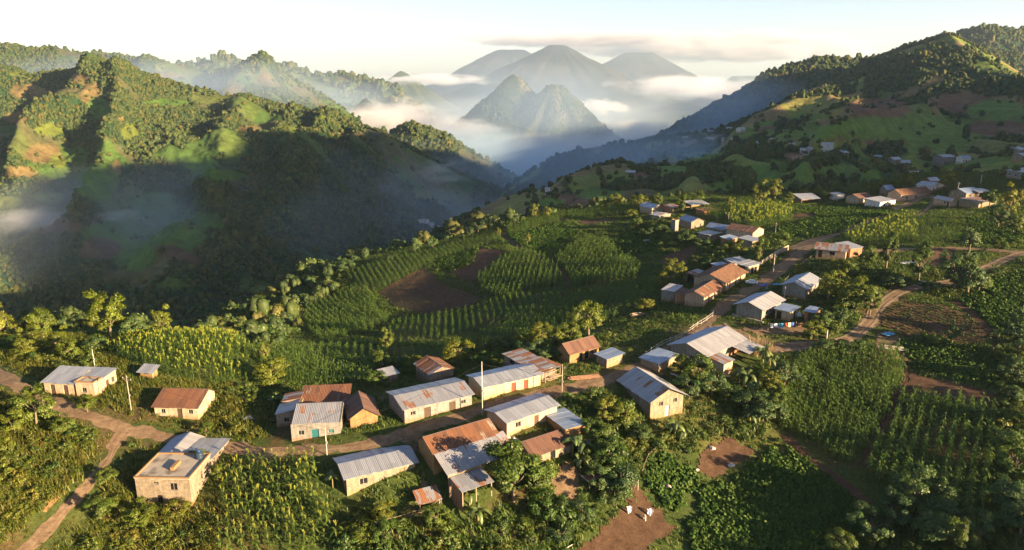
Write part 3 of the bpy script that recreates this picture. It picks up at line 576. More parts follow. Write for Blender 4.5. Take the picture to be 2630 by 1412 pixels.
road('road', [(2030,640),(2080,622),(2130,605),(2180,585),(2240,560),(2290,540),(2330,525),(2360,508),(2390,500)], [7,5,4,3.6,3.6,3.6,3.4,3], tracks=True)
road('road', [(2080,630),(2150,641),(2230,645),(2300,642),(2400,640),(2500,640),(2580,645),(2640,650)], [4,3,2.6,2.6,2.6,2.6,3])
road('road', [(2640,648),(2590,665),(2520,695),(2440,725),(2370,735),(2310,752),(2260,785),(2230,830),(2190,865),(2130,884),(2060,890),(1990,893),(1930,880),(1880,860),(1840,835)], [3.2,3,3,3,3,3.2,3.4,3.6,3.4,3,3.2,4.5,6], tracks=True)
road('path', [(330,1100),(300,1130),(280,1180),(235,1240),(180,1300),(110,1370),(40,1440)], [2.6,1.8,1.5,1.5,1.7,1.8,1.8])
road('path', [(2390,500),(2400,520),(2370,545),(2330,570)], 1.6)
road('path', [(1290,598),(1340,640),(1400,670),(1450,700),(1460,730)], 1.8, M_SOIL)
road('path', [(2010,1120),(2080,1180),(2160,1240),(2230,1300)], 2.0, M_SOIL)
road('path', [(2320,900),(2325,960),(2300,1040),(2250,1130),(2215,1200)], 1.4, M_SOIL)
def sheet(name, poly, mat, step=.5, lift=.09, edge=.8, furrow=None, amp=.16, seed=0):
    """a plot of bare or tilled soil; poly in photo pixels; furrow=(wavelength, angle in degrees)"""
    W = Pn(poly)[:, :2]; x = np.arange(W[:, 0].min()-1, W[:, 0].max()+1, step); y = np.arange(W[:, 1].min()-1, W[:, 1].max()+1, step); X, Y = np.meshgrid(x, y)
    jx = X+edge*2*(fbm(X/3, Y/3, seed+61)-.5)*2; jy = Y+edge*2*(fbm(X/3, Y/3, seed+62)-.5)*2; ins = in_poly(jx, jy, W)
    Z = H(X, Y)+lift+.06*(fbm(X/.9, Y/.9, seed+63)-.5)
    if furrow:
        a = math.radians(furrow[1]); q = X*math.cos(a)+Y*math.sin(a)+.8*(fbm(X/14, Y/14, 5)-.5); Z = Z+amp*(.5+.5*np.sin(q*2*math.pi/furrow[0]))
    keep = ins[:-1, :-1] & ins[1:, 1:]
    return tag(link(name, grid_mesh(name, np.stack([X, Y, Z], -1), keep=keep), mat), kind='structure')
PLOTS = dict(
 soil1=[(975,752),(1035,712),(1095,685),(1150,735),(1240,762),(1215,785),(1160,800),(1090,806),(1010,792)],
 soil2=[(1110,672),(1230,635),(1300,646),(1212,727),(1150,702)],
 pen1=[(1788,1162),(1850,1128),(1890,1120),(1950,1165),(1900,1195),(1868,1222),(1808,1232)],
 pen2=[(1588,1325),(1632,1245),(1652,1260),(1690,1310),(1748,1356),(1690,1395),(1630,1440),(1470,1440),(1500,1395)],
 yard1=[(1405,1225),(1470,1190),(1500,1230),(1490,1290),(1420,1275)],
 seed1=[(2262,800),(2340,775),(2420,785),(2490,815),(2545,880),(2420,900),(2330,868),(2275,842)],
 strip1=[(2420,770),(2470,775),(2560,850),(2580,890),(2545,880),(2490,812)],
 soil3=[(2325,955),(2420,975),(2570,1010),(2560,1050),(2440,1025),(2318,1008)],
 soil4=[(2385,636),(2455,636),(2460,668),(2400,690),(2370,668)],
 yard2=[(2240,870),(2275,848),(2330,872),(2300,905),(2320,930),(2255,905)],
 yard3=[(1905,842),(1960,838),(2080,832),(2110,850),(2040,862),(1930,860)],
 soil5=[(1700,660),(1790,625),(1800,650),(1760,690),(1700,690)], soil6=[(2030,552),(2090,545),(2100,556),(2040,566)], mid1=[(1480,568),(1560,560),(1590,566),(1500,580)])
sheet('plot', PLOTS['soil1'], M_SOIL, .35, .1, furrow=(1.0, 65)); sheet('plot', PLOTS['soil2'], M_SOIL, .35, .1, furrow=(1.0, 60))
for k in ('pen1', 'pen2', 'soil3', 'soil5', 'soil6', 'mid1'): sheet('plot', PLOTS[k], M_SOIL, .5)
for k in ('yard1', 'yard2', 'yard3'): sheet('yard', PLOTS[k], M_YARD, .5)
sheet('plot', PLOTS['seed1'], M_SOIL, .4, .1, furrow=(1.3, 20)); sheet('plot', PLOTS['strip1'], M_SOIL, .5); sheet('plot', PLOTS['soil4'], M_SOIL, .5)
sheet('yard', [(1010,1122),(1085,1098),(1080,1180),(1120,1250),(1100,1290),(1070,1250),(1075,1190)], M_YARD, .5)
sheet('yard', [(1345,1040),(1400,1000),(1460,985),(1470,1010),(1400,1040)], M_YARD, .5)
sheet('earth_bank', [(95,1330),(150,1285),(155,1245),(125,1265),(80,1310)], dirt_mat('red_earth', (.16,.085,.035), (.26,.15,.07), (.33,.20,.10)), .5, .15)

# crops: lattices of plants inside field outlines
BARE = list(PLOTS.values())
FIELDS = []
def crop(name, poly, col, row, gap, scl, ang=0, jit=.12, skip=.06, svar=.12, lift=0., fn=None, sq=None):
    W = Pn(poly)[:, :2]; a = math.radians(ang); ca, sa = math.cos(a), math.sin(a); c = W.mean(0); rad = np.abs(W-c).max()*1.5
    u = np.arange(-rad, rad, row); v = np.arange(-rad, rad, gap); U, V = np.meshgrid(u, v); U = U+RNG.normal(size=U.shape)*jit*row; V = V+RNG.normal(size=U.shape)*.3*gap
    X = c[0]+ca*U-sa*V; Y = c[1]+sa*U+ca*V; wob = .9*(fbm(X/5, Y/5, 77)-.5)*2
    k = in_poly(X+wob, Y+wob, W) & (RNG.random(U.shape) > skip) & (vnoise(X/3.5, Y/3.5, 78) > .13)
    p = np.c_[X[k], Y[k]]; p = np.c_[p, H(p[:, 0], p[:, 1])+lift]
    x, y, _ = project(p); p = p[(x > -80) & (x < 2710) & (y < 1480)]
    if not len(p): return
    s = scl*(1+svar*RNG.normal(size=len(p)))*(.85+.3*fbm(p[:, 0]/6, p[:, 1]/6, 79)); scatter(name, col, p, s, squash=sq); FIELDS.append((W, name))
crop('corn_field', [(600,1222),(660,1200),(730,1194),(792,1208),(832,1262),(862,1330),(890,1430),(540,1430),(578,1300)], PR_CORN, 1.45, 1.1, 1.22, 25, jit=.22, skip=.08)
crop('corn_field', [(270,905),(330,878),(430,860),(540,860),(618,880),(652,930),(655,985),(560,985),(470,972),(400,950),(330,925)], PR_CORNY, 1.2, .9, .85, 15, skip=.3)
crop('corn_field', [(270,905),(330,875),(430,856),(540,856),(622,876),(658,930),(660,990),(560,990),(470,978),(400,955),(330,930)], PR_CORNG, 1.1, .7, .85, 15)
crop('corn_field', [(672,925),(760,912),(860,922),(960,950),(960,988),(860,990),(745,985),(680,965)], PR_CORNG, 1.1, .75, 1.1, 30)
crop('corn_field', [(2045,925),(2130,905),(2240,895),(2308,905),(2316,960),(2292,1040),(2240,1130),(2180,1190),(2080,1150),(2010,1105),(2012,1010)], PR_CORNG, 1.25, .55, 1.08, -30, jit=.1)
crop('corn_field', [(2325,1015),(2420,1028),(2550,1055),(2562,1150),(2550,1300),(2480,1340),(2380,1270),(2270,1250),(2212,1205),(2265,1120)], PR_CORNG, 1.7, .5, 1.08, -34, jit=.05)
crop('corn_field', [(1222,722),(1330,647),(1392,662),(1440,702),(1440,738),(1380,745),(1300,772),(1245,762)], PR_CORNG, 1.75, .55, 1.15, -6, jit=.05)
crop('corn_field', [(1425,672),(1500,612),(1560,622),(1640,692),(1640,720),(1560,728),(1472,742),(1450,702)], PR_CORNG, 1.75, .55, 1.15, -16, jit=.05)
crop('crop_field', [(1302,606),(1440,572),(1500,600),(1395,655),(1330,625)], PR_CROP, .9, .7, 1.5, 30)
crop('corn_field', [(880,712),(1000,672),(1090,652),(1200,622),(1285,600),(1290,620),(1120,668),(1085,690),(990,742),(930,740)], PR_CORNG, 1.9, .6, .9, 20, jit=.07)
crop('corn_field', [(780,800),(860,765),(920,735),(962,765),(965,800),(1000,830),(960,850),(900,862),(830,884),(790,850)], PR_CORNG, 1.75, .55, 1.0, 24, jit=.05)
crop('corn_field', [(1000,835),(1110,815),(1230,795),(1280,772),(1440,745),(1440,775),(1300,820),(1130,872),(980,880)], PR_CORNG, 1.9, .6, .85, 5, jit=.07)
crop('corn_field', [(1230,860),(1300,820),(1440,775),(1560,738),(1660,722),(1690,755),(1620,800),(1520,840),(1370,870)], PR_CORNG, 1.9, .6, .95, -20, jit=.07)
crop('corn_field', [(690,905),(800,895),(900,885),(1000,888),(1200,885),(1220,905),(1100,925),(980,935),(860,915)], PR_CORNG, 1.9, .6, .85, 10, jit=.07)
crop('corn_field', [(1295,585),(1380,562),(1450,552),(1560,540),(1640,535),(1640,555),(1540,560),(1440,568),(1310,604)], PR_CORNG, 1.3, .8, 1.1, 20)
crop('corn_field', [(1850,555),(1900,540),(1990,533),(2045,545),(2020,572),(1940,590),(1880,585)], PR_CORNY, 1.5, 1.0, 1.15, 40, skip=.45)
crop('corn_field', [(1850,555),(1900,540),(1990,533),(2045,545),(2020,572),(1940,590),(1880,585)], PR_CORNG, 1.3, .9, 1.15, 40, skip=.1)
crop('corn_field', [(1790,545),(1850,535),(2010,520),(2040,528),(1900,540),(1840,570)], PR_CORNG, 1.3, .9, 1.1, 20)
crop('crop_field', [(1995,590),(2080,565),(2140,560),(2200,555),(2290,548),(2230,565),(2150,598),(2080,612),(2010,606)], PR_CROP, 1.0, .8, 2.0, 20)
crop('crop_field', [(2040,535),(2140,526),(2230,530),(2300,540),(2240,552),(2110,557)], PR_CROP, .9, .8, 1.3, 20)
crop('corn_field', [(2160,612),(2240,580),(2310,558),(2350,570),(2365,600),(2355,626),(2260,632),(2190,632)], PR_CORNY, 1.6, 1.1, 1.1, 40, skip=.55)
crop('corn_field', [(2160,612),(2240,580),(2310,558),(2400,570),(2470,590),(2470,622),(2355,632),(2260,634),(2190,634)], PR_CORNG, 1.3, 1.0, 1.0, 40)
crop('crop_field', [(2460,775),(2540,722),(2640,690),(2640,870),(2570,858),(2520,815)], PR_CROP, 1.0, .7, 1.5, 35)
crop('seedling_rows', PLOTS['seed1'], PR_SEED, 1.3, .5, .95, 20, jit=.05, lift=.2)
crop('seedling_rows', PLOTS['soil1'], PR_SEED, 1.0, .6, .55, 65, jit=.04, lift=.2, skip=.45)
crop('seedling_rows', [(1110,672),(1230,635),(1215,680),(1150,702)], PR_SEED, 1.0, .5, 1.9, 60, jit=.04, lift=.2)
crop('crop_field', [(2315,870),(2400,860),(2520,895),(2575,925),(2572,1000),(2440,975),(2330,950)], PR_CROP, 1.0, .8, 1.2, 30, skip=.2)
crop('crop_field', [(1860,1252),(1930,1200),(2000,1128),(2100,1200),(2222,1290),(2215,1430),(1780,1430),(1760,1350),(1850,1290)], PR_CROP, .7, .6, 1.5, 30)
crop('crop_field', [(1650,1185),(1700,1165),(1770,1202),(1800,1250),(1850,1250),(1850,1290),(1800,1330),(1735,1335),(1690,1290),(1660,1250)], PR_CROP, .7, .6, 1.5, 30)
crop('crop_field', [(1560,620),(1640,590),(1700,620),(1690,650),(1620,660)], PR_CROP, 1.2, .8, 1.5, 30)
crop('crop_field', [(2480,560),(2600,560),(2640,620),(2500,632)], PR_CROP, 1.0, .9, 1.2, 30)
# ------------------------------------------------------------------ buildings
def metal_mat(name, rust, seed, base=(.50,.53,.57), rustc=((.09,.034,.016),(.19,.075,.028)), metallic=.35, rough=.5, streak=.5):
    """corrugated sheet: UV in metres (u along the ridge, v down the slope); rust follows the sheets and runs down the slope"""
    m, nt, b, _ = new_mat(name); uv = nd(nt, 'ShaderNodeUVMap').outputs[0]; sp = nd(nt, 'ShaderNodeSeparateXYZ'); nt.links.new(uv, sp.inputs[0]); u, v = sp.outputs[0], sp.outputs[1]
    pid = math_n(nt, 'FLOOR', math_n(nt, 'DIVIDE', u, .82)); row = math_n(nt, 'FLOOR', math_n(nt, 'DIVIDE', v, 2.6))
    wn_ = nd(nt, 'ShaderNodeTexWhiteNoise', noise_dimensions='2D'); cb = nd(nt, 'ShaderNodeCombineXYZ'); nt.links.new(math_n(nt, 'ADD', pid, seed*13.0), cb.inputs[0]); nt.links.new(row, cb.inputs[1]); nt.links.new(cb.outputs[0], wn_.inputs['Vector']); pr = wn_.outputs['Value']
    mp = nd(nt, 'ShaderNodeMapping'); mp.inputs['Scale'].default_value = (2.6, .32, 1); mp.inputs['Location'].default_value = (seed*3.7, seed*1.3, 0); nt.links.new(uv, mp.inputs[0]); st = noise_n(nt, mp.outputs[0], 1.0, 6, .68)
    mp2 = nd(nt, 'ShaderNodeMapping'); mp2.inputs['Scale'].default_value = (.35, .3, 1); mp2.inputs['Location'].default_value = (seed*1.9, seed*2.3, 0); nt.links.new(uv, mp2.inputs[0]); bl = noise_n(nt, mp2.outputs[0], 1.0, 4, .6)
    x = math_n(nt, 'ADD', math_n(nt, 'MULTIPLY', st, .45), math_n(nt, 'ADD', math_n(nt, 'MULTIPLY', pr, .33), math_n(nt, 'MULTIPLY', bl, .35)))
    thr = .86-rust*.62
    r = ramp(nt, [(max(thr-.03, 0), (0,0,0)), (min(thr+.035, 1), (1,1,1))]); nt.links.new(x, r.inputs[0])
    rc = ramp(nt, [(.3, rustc[0]), (.7, rustc[1])]); nt.links.new(math_n(nt, 'ADD', math_n(nt, 'MULTIPLY', st, .7), math_n(nt, 'MULTIPLY', pr, .3)), rc.inputs[0])
    br = ramp(nt, [(0, tuple(c*.72 for c in base)), (1, tuple(min(c*1.16, .9) for c in base))]); nt.links.new(math_n(nt, 'ADD', math_n(nt, 'MULTIPLY', pr, .55), math_n(nt, 'MULTIPLY', st, .45)), br.inputs[0])
    cs = math_n(nt, 'SINE', math_n(nt, 'MULTIPLY', u, 2*math.pi/.27)); seam = math_n(nt, 'LESS_THAN', math_n(nt, 'FRACT', math_n(nt, 'DIVIDE', u, .82)), .07)
    col = mixc(nt, r.outputs[0], br.outputs[0], rc.outputs[0]); col = mixc(nt, math_n(nt, 'MULTIPLY', seam, .35), col, (.12,.10,.09))
    col = mixc(nt, math_n(nt, 'MULTIPLY', math_n(nt, 'ADD', cs, 1.0), .07), col, (.15,.14,.14))
    nt.links.new(col, b.inputs['Base Color']); nt.links.new(math_n(nt, 'MULTIPLY', math_n(nt, 'SUBTRACT', 1.0, r.outputs[0]), metallic), b.inputs['Metallic']); b.inputs['Specular IOR Level'].default_value = .35
    nt.links.new(math_n(nt, 'MULTIPLY_ADD', r.outputs[0], .35, rough), b.inputs['Roughness']); nt.links.new(bump_n(nt, cs, .5, .03), b.inputs['Normal']); return m
_mm = {}
def METAL(kind, seed):
    k = (kind, seed % 7)
    if k not in _mm:
        rust, base, rc = dict(clean=(.02,(.30,.32,.35),None), worn=(.24,(.29,.30,.32),None), patchy=(.52,(.28,.29,.31),None), rusty=(.78,(.42,.33,.24),((.065,.026,.012),(.165,.064,.024))), dark=(1.15,(.40,.38,.37),((.055,.026,.018),(.13,.06,.035))),
                              blue=(.0,(.21,.28,.39),None), white=(.05,(.35,.35,.355),None))[kind]  # blue: sky sheen of slopes turned from the sun, painted as colour
        _mm[k] = metal_mat('sheet_metal_'+kind, rust, seed % 7+1, base, rc or ((.09,.034,.016),(.19,.075,.028)))
    return _mm[k]
def wall_mat(name, c1, c2, dirt, courses=True, mort=.12, pil=None):
    m, nt, b, _ = new_mat(name); uv = nd(nt, 'ShaderNodeUVMap').outputs[0]; geo = nd(nt, 'ShaderNodeNewGeometry').outputs['Position']
    n1 = noise_n(nt, geo, .7, 6, .7); r = ramp(nt, [(.3, c1), (.7, c2)]); nt.links.new(n1, r.inputs[0]); c = r.outputs[0]; h = noise_n(nt, geo, 7, 5, .7)
    if courses:
        bt = nd(nt, 'ShaderNodeTexBrick'); nt.links.new(uv, bt.inputs['Vector']); bt.inputs['Scale'].default_value = 1.0; bt.inputs['Brick Width'].default_value = .44; bt.inputs['Row Height'].default_value = .22; bt.inputs['Mortar Size'].default_value = .022
        bt.inputs['Color1'].default_value = (1,1,1,1); bt.inputs['Color2'].default_value = (.80,.80,.80,1); bt.inputs['Mortar'].default_value = (.42,.42,.42,1); c = mixc(nt, 1., c, bt.outputs[0], 'MULTIPLY')
    sp = nd(nt, 'ShaderNodeSeparateXYZ'); nt.links.new(uv, sp.inputs[0]); n3 = noise_n(nt, geo, .9, 4, .6)
    g = math_n(nt, 'SUBTRACT', math_n(nt, 'MULTIPLY_ADD', n3, 2.6, -.4), sp.outputs[1]); r3 = ramp(nt, [(.0, (0,0,0)), (.45, (1,1,1))]); nt.links.new(g, r3.inputs[0]); c = mixc(nt, math_n(nt, 'MULTIPLY', r3.outputs[0], .75), c, dirt)
    st = nd(nt, 'ShaderNodeMapping'); st.inputs['Scale'].default_value = (1.6, .22, 1); nt.links.new(uv, st.inputs[0]); n4 = noise_n(nt, st.outputs[0], 1.3, 5, .65); r4 = ramp(nt, [(.44, (1,1,1)), (.68, (.56,.51,.46))]); nt.links.new(n4, r4.inputs[0]); c = mixc(nt, .8, c, r4.outputs[0], 'MULTIPLY')
    nt.links.new(c, b.inputs['Base Color']); b.inputs['Roughness'].default_value = .92; b.inputs['Specular IOR Level'].default_value = .15; nt.links.new(bump_n(nt, h, .5, .03), b.inputs['Normal']); return m
W_GREY = wall_mat('grey_block', (.21,.20,.18), (.30,.285,.255), (.22,.14,.08)); W_TAN = wall_mat('tan_block', (.21,.175,.125), (.35,.29,.21), (.28,.17,.08))
W_CREAM = wall_mat('cream_plaster', (.27,.22,.15), (.42,.35,.25), (.34,.20,.09), False); W_ADOBE = wall_mat('adobe', (.18,.11,.05), (.31,.19,.085), (.20,.12,.06), False)
W_WHITE = wall_mat('white_plaster', (.48,.46,.42), (.60,.57,.52), (.35,.25,.16), False); W_BRICK = wall_mat('red_brick', (.30,.15,.085), (.40,.22,.13), (.20,.12,.07)); W_PINK = wall_mat('pinkish_plaster', (.33,.235,.165), (.42,.305,.215), (.25,.16,.09), False)
W_WOOD = wall_mat('grey_boards', (.15,.12,.095), (.26,.22,.18), (.12,.08,.05), False); W_CONC = rough_mat('bare_concrete', (.24,.21,.17), (.36,.32,.26), .6, .9, .4, .03, .35, (.13,.11,.09))
M_PANE, _nt, _b, _ = new_mat('dark_pane'); _b.inputs['Base Color'].default_value = (.012,.013,.015,1); _b.inputs['Roughness'].default_value = .25  # near-black; in open doorways it paints the dark of the room behind
def paint(name, c, r=.7): return rough_mat(name, tuple(x*.8 for x in c), tuple(min(1, x*1.15) for x in c), 2.5, r, .2, .01)
D_RED = paint('red_brown_door', (.20,.045,.025)); D_WOOD = paint('dark_wood_door', (.07,.045,.03)); D_TEAL = paint('teal_door', (.02,.11,.12)); D_GREY = paint('grey_door', (.35,.36,.36)); M_FRAME = paint('window_frame', (.30,.27,.22)); M_POST = rough_mat('weathered_post', (.16,.12,.08), (.30,.24,.17), 3, .9); M_POSTW = rough_mat('pale_post', (.40,.36,.30), (.55,.50,.42), 3, .9)
def tile_mat(name, c1, c2):
    m, nt, b, _ = new_mat(name); uv = nd(nt, 'ShaderNodeUVMap').outputs[0]; sp = nd(nt, 'ShaderNodeSeparateXYZ'); nt.links.new(uv, sp.inputs[0])
    bt = nd(nt, 'ShaderNodeTexBrick'); nt.links.new(uv, bt.inputs['Vector']); bt.inputs['Scale'].default_value = 1; bt.inputs['Brick Width'].default_value = .26; bt.inputs['Row Height'].default_value = .36; bt.inputs['Mortar Size'].default_value = .03; bt.offset = 0
    bt.inputs['Color1'].default_value = (1.1,1.1,1.1,1); bt.inputs['Color2'].default_value = (.6,.6,.6,1); bt.inputs['Mortar'].default_value = (.35,.35,.35,1)
    n = noise_n(nt, uv, .8, 6, .7); r = ramp(nt, [(.35, c1), (.65, c2)]); nt.links.new(n, r.inputs[0]); nt.links.new(mixc(nt, 1., r.outputs[0], bt.outputs[0], 'MULTIPLY'), b.inputs['Base Color']); b.inputs['Roughness'].default_value = .9
    s = math_n(nt, 'SINE', math_n(nt, 'MULTIPLY', sp.outputs[0], 2*math.pi/.26)); nt.links.new(bump_n(nt, s, .8, .06), b.inputs['Normal']); return m
R_TILE = tile_mat('clay_tile', (.16,.075,.04), (.30,.145,.07)); R_TILED = tile_mat('old_clay_tile', (.10,.05,.03), (.20,.09,.045))  # second tile is darker, used on back slopes

def face(mb, p0, p1, z0, h0, h1, apex, holes, dep=.14):
    """one wall face from p0 to p1 (outside on its right), bottom z0, top h0 -> h1 with optional apex (share, z); holes=(s0,s1,zb,zt) in metres"""
    p0 = np.array(p0, float); p1 = np.array(p1, float); L = np.linalg.norm(p1-p0); d = (p1-p0)/L; n = np.array([-d[1], d[0]])
    def pt(s, z, k=0.): q = p0+d*s+n*k; return (q[0], q[1], z)
    hm = min(h0, h1); xs = sorted({0., L, *[x for h in holes for x in h[:2]]}); zs = sorted({z0, hm, *[z for h in holes for z in h[2:]]})
    for a, b in zip(xs[:-1], xs[1:]):
        for c, e in zip(zs[:-1], zs[1:]):
            if any(a >= h[0]-1e-6 and b <= h[1]+1e-6 and c >= h[2]-1e-6 and e <= h[3]+1e-6 for h in holes): continue
            mb.quad(pt(a, c), pt(b, c), pt(b, e), pt(a, e), [(a, c), (b, c), (b, e), (a, e)])
    top = [(0, hm), (L, hm)]
    if h1 > hm+1e-6: top.append((L, h1))
    if apex: top.append((apex[0]*L, apex[1]))
    if h0 > hm+1e-6: top.append((0, h0))
    if len(top) > 2: mb.add([pt(s, z) for s, z in top], [tuple(range(len(top)))], top)
    for a, b, c, e in holes:
        for q in (((a,c),(a,e)), ((a,e),(b,e)), ((b,e),(b,c)), ((b,c),(a,c))):
            (s1, z1), (s2, z2) = q; mb.quad(pt(s1, z1), pt(s2, z2), pt(s2, z2, dep), pt(s1, z1, dep), [q[0], q[1], q[1], q[0]])
    return pt
def roof_plane(mb, E0, E1, R0, R1, seed, t=.035, jit=.03, pw=.82):
    """sheets from the eave E0-E1 up to the ridge R0-R1"""
    E0, E1, R0, R1 = [np.array(q, float) for q in (E0, E1, R0, R1)]; L = np.linalg.norm(E1-E0); n = max(1, int(round(L/pw))); g = np.random.default_rng(seed); S = np.linalg.norm(R0-E0)
    up = np.cross(E1-E0, R0-E0)[2] > 0
    for i in range(n):
        a, b = i/n, (i+1)/n; dz = (i % 2)*.014+g.uniform(0, jit); ext = (E0-R0)/S*g.uniform(-.05, .07)
        p = [E0+(E1-E0)*a+ext, E0+(E1-E0)*b+ext, R0+(R1-R0)*b, R0+(R1-R0)*a]; p = [q+np.array([0,0,dz]) for q in p]
        uv = [(a*n*pw+.001, S), (b*n*pw-.001, S), (b*n*pw-.001, 0), (a*n*pw+.001, 0)]
        if not up: p = p[::-1]; uv = uv[::-1]
        mb.slab(*p, t, uv)
HOUSE_FP = []; LANDMARKS = []
def block(root, x0, x1, y0, y1, h, roof, rise, wm, rm, ov=.35, op=(), walls='frlb', z0=-2.0, base=0., seed=0, rm2=None, apex=.5, frames=True, ovs=None):
    """one volume of a house in its own axes. op = (face, kind, centre share, width, height, sill, material)"""
    W, D = x1-x0, y1-y0; ovs = ov if ovs is None else ovs
    hs = dict(gu=(h, h), gv=(h, h), flat=(h, h), sb=(h, h+rise), sx=(h, h))[roof]      # sb: rises toward +y, sx: rises toward +x
    F = {'f': ((x0,y0),(x1,y0)), 'r': ((x1,y0),(x1,y1)), 'b': ((x1,y1),(x0,y1)), 'l': ((x0,y1),(x0,y0))}; mb = MB(); items = []
    for k in walls:
        p0, p1 = F[k]; L = W if k in 'fb' else D
        if roof == 'gu': h0 = h1 = h; ap = (apex if k == 'r' else 1-apex, h+rise) if k in 'lr' else None
        elif roof == 'gv': h0 = h1 = h; ap = (apex if k == 'f' else 1-apex, h+rise) if k in 'fb' else None
        elif roof == 'sb': h0, h1 = {'f': (h,h), 'b': (h+rise,h+rise), 'r': (h,h+rise), 'l': (h+rise,h)}[k]; ap = None
        elif roof == 'sx': h0, h1 = {'l': (h,h), 'r': (h+rise,h+rise), 'f': (h,h+rise), 'b': (h+rise,h)}[k]; ap = None
        else: h0 = h1 = h; ap = None
        holes = []
        for o in op:
            if o[0] != k: continue
            s = o[2] if k in 'fr' else 1-o[2]; a = s*L-o[3]/2; hole = (max(a, .05), min(a+o[3], L-.05), o[5]+base, min(o[5]+base+o[4], min(h0, h1)-.05)); holes.append(hole); items.append((o, hole, p0, p1))
        face(mb, p0, p1, z0, h0, h1, ap, holes)
    if walls: mb.build('wall', wm, root)
    for o, hl, p0, p1 in items:
        q = MB(); p0 = np.array(p0, float); p1 = np.array(p1, float); d = (p1-p0)/np.linalg.norm(p1-p0); n = np.array([-d[1], d[0]])
        def pt(s, z, k): r = p0+d*s+n*k; return (r[0], r[1], z)
        a, b, c, e = hl; mat = o[6] if len(o) > 6 and o[6] is not None else (D_WOOD if o[1] == 'door' else M_PANE)
        q.quad(pt(a,c,.12), pt(b,c,.12), pt(b,e,.12), pt(a,e,.12))
        if o[1] == 'door': 
            dr = q.build('door', mat, root); hb = MB(); hb.tube([pt(a+.12,c+1.0,.05), pt(a+.12,c+1.12,.05)], .025, 5); hb.build('handle', M_FRAME, dr)
        else:
            wd = q.build('window', mat, root)
            if frames:
                f = MB()
                for s0, s1, zb, zt in ((a,b,c,c+.06),(a,b,e-.06,e),(a,a+.06,c+.06,e-.06),(b-.06,b,c+.06,e-.06),((a+b)/2-.025,(a+b)/2+.025,c+.06,e-.06)):
                    f.quad(pt(s0,zb,.09), pt(s1,zb,.09), pt(s1,zt,.09), pt(s0,zt,.09))
                f.build('window_frame', M_FRAME, wd); sl = MB(); A, B = pt(a-.08,c,-.06), pt(b+.08,c,-.06); Cc, Dd = pt(b+.08,c,.10), pt(a-.08,c,.10); sl.slab(A, B, Cc, Dd, .06); sl.build('sill', W_CONC, wd)
    r = MB(); r2 = MB()
    if roof == 'gu':
        ya = y0+D*apex; k1 = rise/(ya-y0); k2 = rise/(y1-ya); zr = h+rise+.06
        roof_plane(r, (x0-ovs,y0-ov,zr-k1*(ya-y0+ov)), (x1+ovs,y0-ov,zr-k1*(ya-y0+ov)), (x0-ovs,ya,zr), (x1+ovs,ya,zr), seed)
        roof_plane(r2, (x0-ovs,y1+ov,zr-k2*(y1-ya+ov)), (x1+ovs,y1+ov,zr-k2*(y1-ya+ov)), (x0-ovs,ya,zr), (x1+ovs,ya,zr), seed+1); cap = ((x0-ovs-.02,ya,zr+.04),(x1+ovs+.02,ya,zr+.04),(0,.16,-.16*k1))
    elif roof == 'gv':
        xa = x0+W*apex; k1 = rise/(xa-x0); k2 = rise/(x1-xa); zr = h+rise+.06
        roof_plane(r, (x0-ov,y0-ovs,zr-k1*(xa-x0+ov)), (x0-ov,y1+ovs,zr-k1*(xa-x0+ov)), (xa,y0-ovs,zr), (xa,y1+ovs,zr), seed)
        roof_plane(r2, (x1+ov,y0-ovs,zr-k2*(x1-xa+ov)), (x1+ov,y1+ovs,zr-k2*(x1-xa+ov)), (xa,y0-ovs,zr), (xa,y1+ovs,zr), seed+1); cap = ((xa,y0-ovs-.02,zr+.04),(xa,y1+ovs+.02,zr+.04),(.16,0,-.16*k1))
    elif roof == 'sb':
        k = rise/D; roof_plane(r, (x0-ovs,y0-ov,h-k*ov+.06), (x1+ovs,y0-ov,h-k*ov+.06), (x0-ovs,y1+ov,h+rise+k*ov+.06), (x1+ovs,y1+ov,h+rise+k*ov+.06), seed); cap = None
    elif roof == 'sx':
        k = rise/W; roof_plane(r, (x0-ov,y0-ovs,h-k*ov+.06), (x0-ov,y1+ovs,h-k*ov+.06), (x1+ov,y0-ovs,h+rise+k*ov+.06), (x1+ov,y1+ovs,h+rise+k*ov+.06), seed); cap = None
    else:
        r.box(x0-.06, x1+.06, y0-.06, y1+.06, h-.12, h+.03); pa = .35; cap = None
        for a, b, c, d in ((x0-.1,x1+.1,y0-.1,y0+.1),(x0-.1,x1+.1,y1-.1,y1+.1),(x0-.1,x0+.1,y0+.1,y1-.1),(x1-.1,x1+.1,y0+.1,y1-.1)): r2.box(a, b, c, d, h+.03, h+pa*.7)
    ro = r.build('roof', rm, root)
    if roof == 'flat': r2.build('parapet', W_TAN, ro)
    elif r2.v: r2.build('roof', rm2 or rm, root)
    if cap:
        A, B, o = np.array(cap[0]), np.array(cap[1]), np.array(cap[2]); o2 = np.array([-o[0], -o[1], o[2]]); c = MB(); 
        c.quad(A+o, B+o, B, A); c.quad(A, B, B+o2, A+o2); c.build('ridge_cap', rm2 or rm, ro)
    return root
